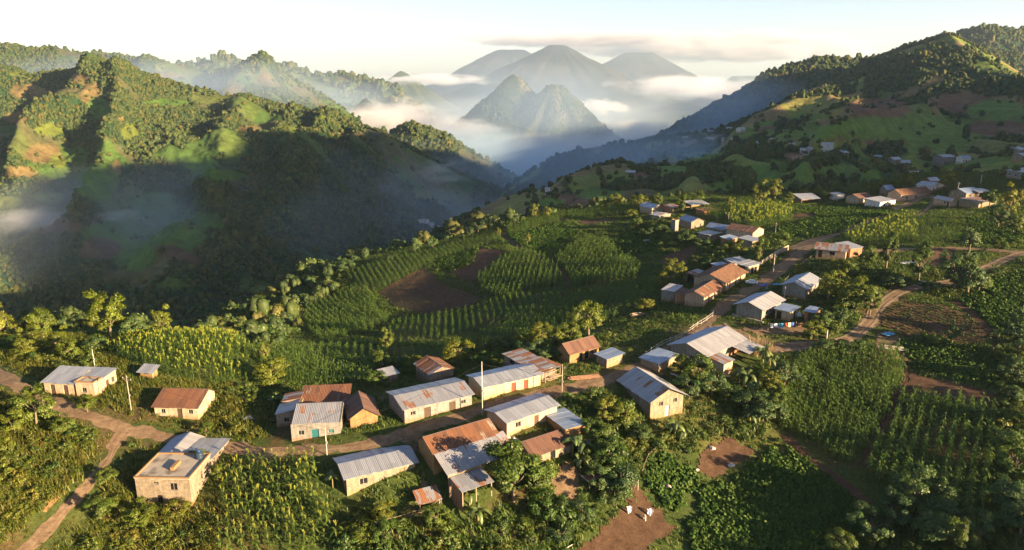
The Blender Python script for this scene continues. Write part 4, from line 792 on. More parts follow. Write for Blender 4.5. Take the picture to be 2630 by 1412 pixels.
def frame(K, L=None, R=None, T=None, W=None, D=None, h=None, ang=None, z=None):
    zk = (P(*K)[2] if z is None else z); k = at_z(*K, zk)
    if R is not None: r = at_z(*R, zk); u = (r-k)[:2]; a = math.atan2(u[1], u[0])
    if L is not None: l = at_z(*L, zk); v = (l-k)[:2]; b = math.atan2(v[1], v[0])-math.pi/2
    if R is not None and L is not None: ra = ((a+b)/2 if abs(a-b) < math.radians(16) else .55*a+.45*b) if ang is None else math.radians(ang)
    elif R is not None: ra = a
    elif L is not None: ra = b
    else: ra = math.radians(ang)
    if W is None: W = np.linalg.norm(u)
    if D is None: D = np.linalg.norm(v)
    def fit(dv, px, raw):      # how far along dv from k the photo column px is reached
        q = (px-CX)/F_PX; dep0 = k[1]*_c-(zk-CAM_Z)*_s; t = (q*dep0-k[0])/(dv[0]-q*dv[1]*_c+1e-9); return t if .6*raw < t < 1.6*raw else raw
    if L is not None and R is not None and ang is None:
        D = fit((-math.sin(ra), math.cos(ra)), L[0], D); W = fit((math.cos(ra), math.sin(ra)), R[0], W)
    if h is None:
        t = ray(*T); h = CAM_Z+t[2]*np.hypot(k[0], k[1])/np.hypot(t[0], t[1])-zk
    return (k[0], k[1], zk), ra, float(W), float(D), float(h)
def reg(root, W, D, short, x0=0., y0=0.):
    c, s = math.cos(root.rotation_euler.z), math.sin(root.rotation_euler.z); q = [(x0,y0),(W,y0),(W,D),(x0,D)]
    pts = [(root.location.x+c*x-s*y, root.location.y+s*x+c*y) for x, y in q]; HOUSE_FP.append(np.array(pts)); m = np.mean(pts, 0); LANDMARKS.append((short, np.array([m[0], m[1], root.location.z]), max(W, D)))
def posts(root, pts, top, w=.07, mat=None):
    for (x, y), t in zip(pts, top if isinstance(top, (list, tuple)) else [top]*len(pts)): MB().box(x-w, x+w, y-w, y+w, -1.0, t).build('post', mat or M_POST, root)
HS = [0]
def house(name, label, short, K, L=None, R=None, T=None, roof='gu', rise=1.2, wm=W_TAN, rm=None, cat='house', ov=.4, op=(), rm2=None, hmin=2.1, open_=False, group=None, apex=.5, frames=True, W=None, D=None, h=None, ang=None, ovs=None, walls='frlb'):
    o, ra, W, D, h = frame(K, L, R, T, W, D, h, ang); h = max(h, hmin); e = tag(empty(name, o, ra), label, cat, group); HS[0] += 1
    if roof == 'gu' and rm2 is not None and apex >= .6: apex, rise = .52, .105*D
    if open_:
        block(e, 0, W, 0, D, h, roof, rise, wm, rm, ov*.6, op, walls=open_ if isinstance(open_, str) else '', seed=HS[0]); tp = h if roof != 'sb' else [h, h, h+rise, h+rise]
        if roof == 'sx': tp = [h, h+rise, h+rise, h]
        posts(e, [(.12,.12),(W-.12,.12),(W-.12,D-.12),(.12,D-.12)], tp)
    else: block(e, 0, W, 0, D, h, roof, rise, wm, rm, ov, op, seed=HS[0], rm2=rm2, apex=apex, frames=frames, ovs=ovs, walls=walls)
    reg(e, W, D, short); return e, W, D, h
win = lambda f, s, w=.9, hh=.9, sill=1.1, m=None: (f, 'window', s, w, hh, sill, m)
door = lambda f, s, m=None, w=.95, hh=2.05: (f, 'door', s, w, hh, .02, m)

# the two-storey block house under the path
o, ra, W, D, h = frame((494,1299), (356,1265), (533,1178), (492,1228)); h = max(h, 4.4); e = tag(empty('block_house', o, ra), 'two storey tan block house with a flat concrete roof and metal sheet roofs behind', 'house')
xf = W*.50; block(e, 0, xf, 0, D, h, 'flat', 0, W_TAN, W_CONC, op=(win('l',.30,1.1,1.2,2.5), ('l','door',.58,.8,1.5,.2,M_PANE), ('l','window',.62,.8,.35,3.5,None), win('f',.55,.6,1.2,2.3)), seed=1)
block(e, xf+.02, W, 0, D*.56, h-.75, 'sx', -.35, W_TAN, METAL('clean', 2), .25, op=(('f','door',.75,1.4,2.3,.3,M_PANE),), seed=2)
block(e, xf+.3, W+.6, D*.56+.02, D+1.2, h-1.2, 'gu', 0.80, W_GREY, METAL('white', 3), .35, seed=3, rm2=METAL('blue', 1))
MB().box(xf*.30, xf*.62, D*.40, D*.47, h+.03, h+.55).build('roof_block', W_TAN, e); reg(e, W, D, 'the flat-roofed block house')
tk = tag(empty('water_tank', (0,0,0)), 'dark blue plastic water tank on the flat concrete roof', 'water tank'); _t = np.array([math.cos(ra)*(xf-1.1)-math.sin(ra)*1.1+o[0], math.sin(ra)*(xf-1.1)+math.cos(ra)*1.1+o[1]]); tk.location = (_t[0], _t[1], o[2]+h+.03)
M_TANK = paint('blue_black_plastic', (.02,.035,.06), .4); MB().lathe([(.62,0),(.64,.1),(.6,.16),(.64,.3),(.6,.36),(.64,.5),(.6,.56),(.64,.72),(.6,.86),(.42,1.05),(.2,1.14)], 18).build('body', M_TANK, tk, True); MB().lathe([(.22,1.13),(.24,1.24),(.02,1.26)], 14).build('lid', paint('blue_lid', (.05,.12,.28), .4), tk)
# long house on the path
o, ra, W, D, h = frame((246,1022), (115,995), (302,972), (245,983)); h = max(h, 2.8); e = tag(empty('long_house', o, ra), 'long cream house with grey metal roofs and a bare concrete slab roof corner', 'house'); dm = D*.36
block(e, 0, W*.36, 0, dm, h, 'flat', 0, W_CREAM, W_CONC, op=(win('l',.55,.9,.9,1.0),), seed=5); block(e, W*.36+.02, W, 0, dm+.6, h, 'sx', .25, W_CREAM, METAL('clean', 4), .3, op=(('f','window',.75,.8,1.0,1.0,None), ('f','door',.35,.9,2.0,.02,D_WOOD)), seed=6)
block(e, .25, W*.8, dm+.62, D, h-.35, 'sx', .95, W_CREAM, METAL('clean', 5), .4, op=(door('l',.28), door('l',.72), ), seed=7); reg(e, W, D, 'the long cream house')
house('small_house', 'low cream house with one all-rust metal roof standing in the grass', 'the rust-roofed cream house', (510,1078), (400,1059), (533,1036), (508,1045), 'gv', 1.5, W_CREAM, METAL('rusty', 1), op=(win('l',.80,.8,.8,1.1), door('l',.42), win('l',.16,.8,.8,1.1)), apex=.62)
house('shed', 'small wooden hut with a bright metal sheet roof at the corn edge', 'the small hut by the corn', (392,975), (362,968), (406,964), (391,962), 'sx', .5, W_ADOBE, METAL('clean', 6), cat='shed', ov=.5, hmin=1.5)
# courtyard house
o, ra, W, D, h = frame((750,1134), None, (877,1128), (750,1089), D=13.5); h = max(h, 2.6); e = tag(empty('courtyard_house', o, ra), 'courtyard house with grey front roof, rusty back roof and teal door', 'house')
block(e, 0, W, 0, 6.2, h, 'gu', 1.3, W_GREY, METAL('worn', 2), .1, op=(win('f',.2,.9,.8,1.1), door('f',.48,D_TEAL,1.2,2.0), win('f',.8,.9,.7,1.2,D_TEAL)), seed=11, apex=.78, ovs=-.15)
block(e, .2, W-.1, 9.4, 13.5, h-.5, 'sb', 1.0, W_PINK, METAL('rusty', 3), .5, op=(door('f',.5,D_TEAL,2.2,1.9),), seed=12); block(e, .02, .35, 6.25, 9.3, h+.1, 'flat', 0, W_WHITE, W_CONC, seed=13); block(e, W-.5, W-.1, 6.25, 9.3, h-.4, 'flat', 0, W_WHITE, W_CONC, seed=13)
block(e, -3.4, -.05, 5.2, 9.2, h-.6, 'sx', .8, W_WOOD, METAL('clean', 1), .2, op=(('f','window',.5,.9,.8,1.0,None),), seed=14); block(e, -3.1, -.05, 9.25, 12.2, h-.1, 'sx', .5, W_WOOD, METAL('patchy', 5), .2, seed=15); reg(e, W, D, 'the courtyard house', -3.4, 0)
house('adobe_hut', 'little orange adobe hut with a dark patched gable roof', 'the little adobe hut', (901,1101), None, (971,1091), (902,1073), 'gv', 1.5, W_ADOBE, METAL('dark', 2), cat='hut', ov=.45, D=6.5, hmin=2.0)
house('long_house', 'long grey block house with rust stripes across its metal roof', 'the rust-striped long house', (1040,1088), (1000,1028), (1212,1040), (1037,1051), 'gu', 1.22, W_GREY, METAL('worn', 1), op=(win('f',.12,.9,.7,1.2), door('f',.33,D_WOOD,1.2), door('f',.70,D_WOOD,1.2), win('f',.87,.9,.7,1.2)), apex=.60, rm2=METAL('clean', 1), hmin=2.7, ov=.45)
house('block_house', 'tan block house with clean grey roof and barred window above the foreground corn', 'the clean grey-roofed block house', (892,1271), (867,1203), (1068,1222), (890,1226), 'gu', 1.12, W_TAN, METAL('clean', 3), op=(win('f',.24,1.2,1.0,1.1), win('f',.80,1.0,.8,1.5,W_GREY)), apex=.66, rm2=METAL('blue', 2), hmin=2.7, ov=.5)
house('shed', 'tiny shed with half rusty sheet roof behind the stick fence', 'the tiny rusty shed', (1078,1318), (1066,1290), (1132,1300), (1078,1306), 'sb', .8, W_WOOD, METAL('patchy', 2), cat='shed', open_='b', hmin=1.5)
# big rusty roof with grey lean-tos
o, ra, W, D, h = frame((1128,1238), (1077,1165), (1292,1168), (1119,1175)); h = max(h, 3.2); e = tag(empty('rusty_house', o, ra), 'big orange walled house whose front roof is deep rust above grey lean-tos', 'house')
block(e, 0, W, 1.6, D, h, 'gu', 1.33, W_ADOBE, METAL('rusty', 5), .3, seed=21, apex=.60, rm2=METAL('dark', 4)); block(e, .15, W+.9, -2.6, 1.55, h-1.55, 'sb', 1.5, W_WOOD, METAL('worn', 4), .25, walls='fr', op=(('f','door',.2,1.2,1.5,.02,M_PANE),), seed=22)
block(e, .5, W*.50, -6.2, -2.9, 1.35, 'sb', .55, W_BRICK, METAL('worn', 6), .15, walls='l', seed=23); posts(e, [(.6,-6.1),(W*.25,-6.1),(W*.48,-6.1)], 1.4); reg(e, W, D, 'the big rusty house', 0, -6.2)
house('block_house', 'pinkish block house with a long grey roof and a shaded gable', 'the pinkish block house', (1302,1122), (1252,1075), (1430,1062), (1302,1093), 'gu', 1.15, W_PINK, METAL('clean', 6), op=(win('f',.22,1.1,.9,1.1), door('f',.58), ), apex=.62, rm2=METAL('blue', 3), hmin=2.7, ov=.45)
house('annex', 'orange walled annex under one tilted blue-grey sheet roof', 'the tilted orange annex', (1452,1142), (1398,1090), (1503,1123), (1450,1122), 'sx', -.1, W_ADOBE, METAL('blue', 4), ov=.3, hmin=2.9)
house('low_house', 'low house with dark rust striped roof and an open doorway', 'the dark rust-striped house', (1367,1203), (1325,1162), (1471,1156), (1367,1186), 'gu', 1.2, W_TAN, METAL('dark', 1), op=(('f','door',.5,1.0,1.9,.02,M_PANE),), apex=.6, hmin=2.2, ov=.35)
house('long_house', 'long orange lit house with a clean grey roof and two red doors', 'the red-doored long house', (1242,1028), (1204,988), (1388,985), (1240,1001), 'gu', 1.12, W_CREAM, METAL('clean', 2), op=(door('f',.52,D_RED), door('f',.74,D_RED)), apex=.64, rm2=METAL('blue', 5), hmin=2.6, ov=.45)
house('board_shed', 'grey board shed with a rusty and greenish sloping roof behind the red-doored house', 'the grey board shed', (1375,985), (1296,912), (1420,968), (1375,968), 'sx', .15, W_WOOD, METAL('patchy', 3), cat='shed', D=15.5, op=(win('l',.75,1.6,1.0,1.0),), hmin=2.4)
house('pergola', 'collapsed pole frame with loose rusty sheets beside the grey board shed', 'the collapsed pole frame', (1400,985), None, (1440,965), None, 'sb', .3, W_WOOD, METAL('patchy', 6), cat='shed', D=5, h=2.2, open_=True)
house('rusty_shack', 'shack with streaked rust and bare metal roof behind the rust-striped long house', 'the streaked rusty shack', (1105,985), (1083,955), (1165,965), (1100,968), 'gv', 1.0, W_WOOD, METAL('patchy', 1), cat='shack', rm2=METAL('rusty', 4), hmin=2.0)
house('shack', 'broken shack with crumpled white sheets on its roof by a yellow tree', 'the broken shack', (990,985), (975,975), (1022,978), (990,968), 'sb', .3, W_WOOD, METAL('white', 2), cat='shack', hmin=1.6)
house('adobe_house', 'brown adobe house with a streaked dark metal roof and two doorways', 'the brown adobe house', (1463,937), (1431,916), (1537,908), (1462,912), 'gu', 1.5, W_ADOBE, METAL('dark', 5), op=(('f','door',.38,.8,1.9,.02,M_PANE), ('f','door',.58,1.0,1.7,.3,M_PANE), ('f','window',.76,.7,.8,1.0,M_PANE)), apex=.55, hmin=2.3, ov=.3)
house('open_shed', 'small open shelter with pale blue sheet roof on posts', 'the small open shelter', (1558,945), (1543,930), (1598,925), (1558,931), 'sx', .3, W_TAN, METAL('blue', 6), cat='shelter', open_='', hmin=1.9)
house('block_house', 'tall block house with streaked grey gable roof and a white door below the road', 'the tall gabled block house', (1669,1078), (1594,1012), (1752,1055), (1670,1028), 'gv', 1.7, W_TAN, METAL('worn', 5), op=(win('f',.32,.8,.8,2.2), win('f',.75,.8,.8,2.4), door('f',.52,D_GREY,.9,2.0)), apex=.5, rm2=METAL('white', 5), hmin=3.8, ov=.7)
house('annex', 'low shed with blue-grey roof joined to the tall gabled block house', 'the low blue-grey annex', (1690,957), (1645,941), (1736,934), (1690,948), 'sx', .2, W_TAN, METAL('blue', 0), cat='shed', hmin=1.9)
# large house by the bend
o, ra, W, D, h = frame((1812,948), (1722,920), (1905,905), (1812,924), D=None); h = max(h, 3.0); e = tag(empty('large_house', o, ra), 'large house with broad pale gable roof and small annexes at the road bend', 'house')
block(e, 0, W, 0, D, h, 'gu', 1.33, W_GREY, METAL('white', 4), .7, seed=31, rm2=METAL('blue', 2), op=(win('l',.4,.8,.9,1.0),), apex=.52); block(e, .4, 3.6, -3.6, -.03, h-.95, 'sb', .55, W_CREAM, METAL('patchy', 4), .3, op=(('r','door',.5,.9,1.9,.02,M_PANE),), seed=32)
block(e, W*.62, W+.2, -4.2, -.03, h-.8, 'sb', .6, W_BRICK, METAL('white', 6), .3, seed=33, walls='rb'); reg(e, W, D, 'the large pale-roofed house', 0, -4.2)
house('grey_house', 'grey block house with twin-slope blue and white roof on a concrete plinth', 'the grey house on the plinth', (1955,826), (1890,809), (2004,788), (1955,797), 'gu', 1.05, W_GREY, METAL('white', 1), op=(win('f',.25,.9,.9,1.1), win('f',.7,.9,.9,1.1)), rm2=METAL('blue', 3), hmin=3.0, ov=.8)
house('annex', 'cream annex with a low blue-grey roof beside the plinth house', 'the cream annex', (2027,826), (1990,815), (2048,808), (2027,806), 'sx', .2, W_CREAM, METAL('blue', 1), ov=.4, op=(('f','door',.6,.9,1.9,.02,M_PANE), ('l','door',.75,1.2,1.9,.02,M_PANE)), hmin=2.3)
house('brick_shed', 'square red brick shed with single slope blue roof', 'the red brick shed', (2089,829), (2064,822), (2104,813), (2088,812), 'sx', .25, W_BRICK, METAL('blue', 2), cat='shed', ov=.3, op=(door('l',.4),), hmin=2.3)
house('grey_house', 'grey house with pale blue twin-slope roof next to clumps of golden trees', 'the pale blue-roofed grey house', (2066,768.5), (2008.5,758), (2101,743), (2066,743.6), 'gu', 1.05, W_GREY, METAL('clean', 4), op=(('f','window',.25,.8,.8,1.1,None), ('f','door',.45,.9,2,.02,M_PANE), ('f','window',.75,.8,.8,1.1,None)), rm2=METAL('blue', 4), hmin=2.8, ov=.7)
house('row_house', 'brick row house with orange rust roof along the road', 'the orange rust row house', (1806.5,788), (1758,779), (1855,755), (1806.5,761), 'gu', 0.98, W_PINK, METAL('rusty', 6), op=(door('f',.25), door('f',.55), door('f',.8)), rm2=METAL('dark', 3), hmin=2.6, ov=.5)
house('tile_house', 'long house with brown clay tile roof beside the white car', 'the clay-tiled row house', (1863,749), None, (1913,720), (1863,733.6), 'gu', 1.5, W_CREAM, R_TILE, op=(door('f',.2), door('f',.5), door('f',.75)), D=8.5, rm2=R_TILED, hmin=2.5, ov=.6)
house('block_shed', 'square grey block room with a white sheet roof at the end of the row', 'the square grey block room', (1730.6,776), (1698,771.6), (1752,765), (1730.6,749), 'sx', .15, W_GREY, METAL('white', 3), cat='shed', op=(('l','window',.5,.4,.4,1.6,M_PANE),), hmin=2.7, ov=.15)
house('brick_wall', 'low brick yard building with brown roof between block room and rust row house', 'the low brick yard building', (1757,781), (1732,776), (1778,765), (1757,760), 'sb', .3, W_BRICK, METAL('dark', 6), ov=.1, hmin=2.2)
house('open_shed', 'open lean-to with red and white striped sheets behind the row houses', 'the striped open lean-to', (1795,730), (1762,722), (1823,718), (1795,716), 'sb', .4, W_WOOD, METAL('patchy', 0), cat='shed', open_='b', hmin=2.0)
house('porch_house', 'cream house with pale single-slope roof and a pillared porch', 'the pillared porch house', (1918,706), (1892,694), (1947,698), (1929.5,692), 'sx', .3, W_CREAM, METAL('white', 0), op=(('f','door',.45,.9,1.9,.02,M_PANE), ('f','door',.75,.9,1.9,.02,M_PANE), ('l','window',.5,2.2,1.2,.9,M_PANE)), D=5.5, hmin=2.5, ov=.7)
house('shed', 'low white roofed shed left behind the clay-tiled house', 'the low white-roofed shed', (1850,702), (1838,694), (1876,693), (1850,694), 'sb', .2, W_WOOD, METAL('blue', 5), cat='shed', hmin=1.8)
house('shed', 'small curved grey shed touching the pillared porch house', 'the small curved shed', (1885,692), (1874,684), (1904,682), (1885,683), 'sb', .4, W_WOOD, METAL('clean', 0), cat='shed', hmin=1.8)
# upper cluster on the crest
house('crest_house', 'sunlit cream house with blue and white gable on the crest', 'the sunlit gable house', (1674,550), (1643,541), (1706,546), (1674,535), 'gv', 1.2, W_CREAM, METAL('blue', 6), rm2=METAL('white', 2), hmin=2.5, ov=.4)
house('grey_shed', 'dull grey roofed shed in front of the sunlit gable house', 'the dull grey shed', (1692,567), (1671,561), (1722,558), (1692,556), 'gv', .6, W_GREY, METAL('worn', 0), cat='shed', hmin=2.0)
house('ruin', 'burnt rust frame of a roofless shed next to the sunlit gable house', 'the burnt rust frame', (1728,547), (1714,540), (1753,541), (1728,533), 'sb', .2, W_BRICK, METAL('patchy', 5), cat='shed', open_='bl', hmin=2.2)
house('crest_house', 'tan block house with cream edged roof in the middle of the upper cluster', 'the cream-edged house', (1774.6,590), (1761,580), (1806.5,583), (1774.6,569.5), 'gv', 1.2, W_TAN, METAL('blue', 3), rm2=METAL('white', 6), hmin=2.9, ov=.35, D=7)
house('water_tower', 'narrow grey concrete tank tower on the slope', 'the concrete tank tower', (1733,598), (1722,594), (1742,595), (1733,572), 'flat', 0, W_GREY, W_CONC, cat='tower', hmin=4.5)
house('long_house', 'long house with blue metal roof facing the slope', 'the long blue-roofed house', (1858,609), (1814,597), (1876,600), (1858,591), 'gv', 1.2, W_TAN, METAL('blue', 4), rm2=METAL('white', 1), op=(win('l',.3), door('l',.5), win('l',.75)), hmin=2.7, ov=.3)
house('brown_house', 'long house under one dark brown roof with a sunlit gable end', 'the dark brown-roofed house', (1932,618), (1864,604), (1960,604), (1930,602), 'gv', 1.2, W_CREAM, METAL('dark', 0), rm2=METAL('rusty', 2), hmin=2.7, ov=.3)
house('open_shed', 'open fronted shed with pale blue roof below the long blue-roofed house', 'the open-fronted blue shed', (1869,632), (1850,627), (1893,622), (1869,618), 'sb', .4, W_BRICK, METAL('blue', 5), cat='shed', hmin=2.2, op=(('f','door',.5,2.4,1.9,.02,M_PANE),))
house('small_house', 'small house with drooping grey-blue roof under the dark brown-roofed house', 'the drooping-roofed small house', (1931,637), (1896,625), (1954,632), (1931,626), 'sx', .3, W_TAN, METAL('clean', 1), hmin=2.2)
house('hut', 'tiny white roofed hut hanging on the slope', 'the tiny white-roofed hut', (1822,622), (1804,614), (1838,614), (1818,606), 'sx', .1, W_TAN, METAL('white', 5), cat='hut', hmin=2.4)
house('open_shed', 'wide open barn with a flat pale sheet roof on the skyline', 'the wide open barn', (1775,540), None, (1820,537), (1775,531), 'sb', .7, W_TAN, METAL('clean', 5), cat='barn', D=6, open_='b', hmin=2.2)
house('adobe_wall', 'low orange sunlit building next to the wide open barn', 'the low orange building', (1808,553), None, (1858,545), (1808,542), 'sb', .3, W_ADOBE, R_TILE, D=4, hmin=1.7)
# house by the crossroads
house('cross_house', 'house with patched white and blue roofs at the crossroads', 'the crossroads house', (2170,668), (2094,661), (2181,656), (2170,651), 'gv', 1.1, W_PINK, METAL('patchy', 4), rm2=METAL('white', 4), hmin=2.5, op=(win('l',.45,1.4,1.0,1.0), door('l',.85)), D=None, ov=.5)
house('brick_annex', 'brown boarded annex with pale roof beside the crossroads house', 'the brown boarded annex', (2182,662), None, (2212,658), (2182,640), 'sb', .5, W_BRICK, METAL('clean', 6), D=5, hmin=2.6)
# upper row on the right
house('open_shed', 'open field barn with pale tilted roof above the green field', 'the open field barn', (2058,524), None, (2106,522), (2058,517), 'sb', 1.3, W_TAN, METAL('clean', 4), cat='barn', D=6, open_='bl', hmin=1.9)
house('small_house', 'small white walled house with pale roof at the west end of the upper row', 'the small white-walled house', (2150,515), (2130,510), (2168,510), (2150,504), 'sb', .4, W_WHITE, METAL('white', 1), hmin=2.2)
house('brown_house', 'cream house with a broad dark red-brown roof in the upper row', 'the red-brown-roofed house', (2205,524), (2172,517), (2238,518), (2205,513), 'gu', 1.12, W_CREAM, METAL('dark', 2), rm2=METAL('rusty', 0), hmin=2.4)
house('white_house', 'white house with white sheet roof and dark pillared porch in the upper row', 'the white porch house', (2258.6,535), (2220,527), (2298,524), (2258.6,519), 'sb', .5, W_WHITE, METAL('white', 2), op=(('f','door',.3,1.4,1.6,.02,M_PANE), ('f','door',.65,1.4,1.6,.02,M_PANE)), hmin=2.4, ov=.4)
house('tile_house', 'long orange house with clay tile roof in the upper row', 'the orange tiled long house', (2312,519), (2278,508), (2370,497), (2312,499), 'gu', 1.6, W_PINK, R_TILE, op=(win('f',.12), door('f',.3), door('f',.5), ('f','door',.75,3,2,.02,M_PANE)), rm2=R_TILED, hmin=2.7, ov=.4, D=8)
house('blue_house', 'small house with pointed pale blue roof behind the orange tiled house', 'the pointed blue-roofed house', (2275,500), (2258,497), (2294,497), (2275,494), 'gu', 1.4, W_TAN, METAL('blue', 0), hmin=2.2)
house('chapel_house', 'long white house with arched openings beyond the orange tiled house', 'the long white arched house', (2390,495), (2352,491), (2421,491), (2390,485), 'gv', 1.0, W_WHITE, METAL('clean', 2), op=(('f','door',.2,.9,1.9,.02,M_PANE), ('f','door',.5,.9,1.9,.02,M_PANE), ('f','door',.8,.9,1.9,.02,M_PANE)), hmin=2.6)
house('pavilion', 'open pavilion with hipped pale roof behind the long white arched house', 'the pale pavilion', (2388,479), (2370,476), (2410,476), (2388,471), 'gu', 1.0, W_BRICK, METAL('clean', 3), cat='pavilion', hmin=2.4)
house('hill_house', 'tan house with broad pale blue roof east of the road fork', 'the broad pale-roofed tan house', (2479,514), (2437,505), (2500,508), (2479,502.5), 'gu', 1.3, W_TAN, METAL('blue', 1), op=(win('f',.3), win('f',.7)), hmin=2.6, ov=.4)
house('open_shed', 'low open shed with thin pale roof beside the broad pale-roofed tan house', 'the thin-roofed open shed', (2512,508), None, (2547,507), (2512,503), 'sb', .6, W_TAN, METAL('clean', 1), cat='shed', D=5, open_='b', hmin=2.0)
house('round_house', 'stepped pinkish house with two folded white roof sheets', 'the folded-roof house', (2437,533), (2397,521), (2457.5,531), (2437,518), 'gv', .8, W_PINK, METAL('white', 3), op=(win('l',.3), door('l',.1)), hmin=2.4, ov=.3)
house('rusty_shack', 'rust brown shack with loose white sheets near the folded-roof house', 'the rust brown shack', (2512,536), (2484,527), (2530,528), (2512,522), 'sb', .3, W_TAN, METAL('patchy', 6), cat='shack', hmin=2.2)
house('corner_house', 'grey two window house on the hillside at the edge of the village', 'the grey two-window house', (2622,462), (2604,456), (2690,452), (2622,445), 'gv', 1.0, W_GREY, METAL('clean', 6), op=(win('l',.4), win('l',.8), win('f',.3)), hmin=3.0)
# ------------------------------------------------------------------ trees one can tell apart
def trunk_mesh(name, seed, limbs=5):
    g = np.random.default_rng(seed); mb = MB(); b = g.normal(size=2)*.05
    mb.tube([(0,0,-.12),(b[0]*.4,b[1]*.4,.25),(b[0],b[1],.5),(b[0]*1.3,b[1]*1.3,.72)], [.05,.036,.028,.016], 7)
    for k in range(limbs):
        a = k*6.28/limbs+g.uniform(-.5,.5); z = g.uniform(.38,.58); r = g.uniform(.16,.28); mb.tube([(b[0]*z*2,b[1]*z*2,z),(b[0]+math.cos(a)*r*.6,b[1]+math.sin(a)*r*.6,z+.14),(b[0]+math.cos(a)*r,b[1]+math.sin(a)*r,z+.3)], [.02,.014,.007], 5)
    return mb.mesh(name, True)
TR_TRUNK = [trunk_mesh('trunk', 600+k) for k in range(4)]
for m in TR_TRUNK: m.materials.append(M_BARK)
TR_CROWN = {}
for key, mat, sd in (('g', M_TREEY, 700), ('n', M_TREE, 720), ('d', M_TREED, 740)):
    TR_CROWN[key] = [crown('crown', sd+k, 26+6*(k % 3), 5400, .058, [(1,1,1),(1,1,1.15),(1.1,1.05,.85),(.9,.9,1.2)][k % 4], [.34,.30,.36,.32][k % 4]) for k in range(5)]
    for m in TR_CROWN[key]: m.materials.append(mat)
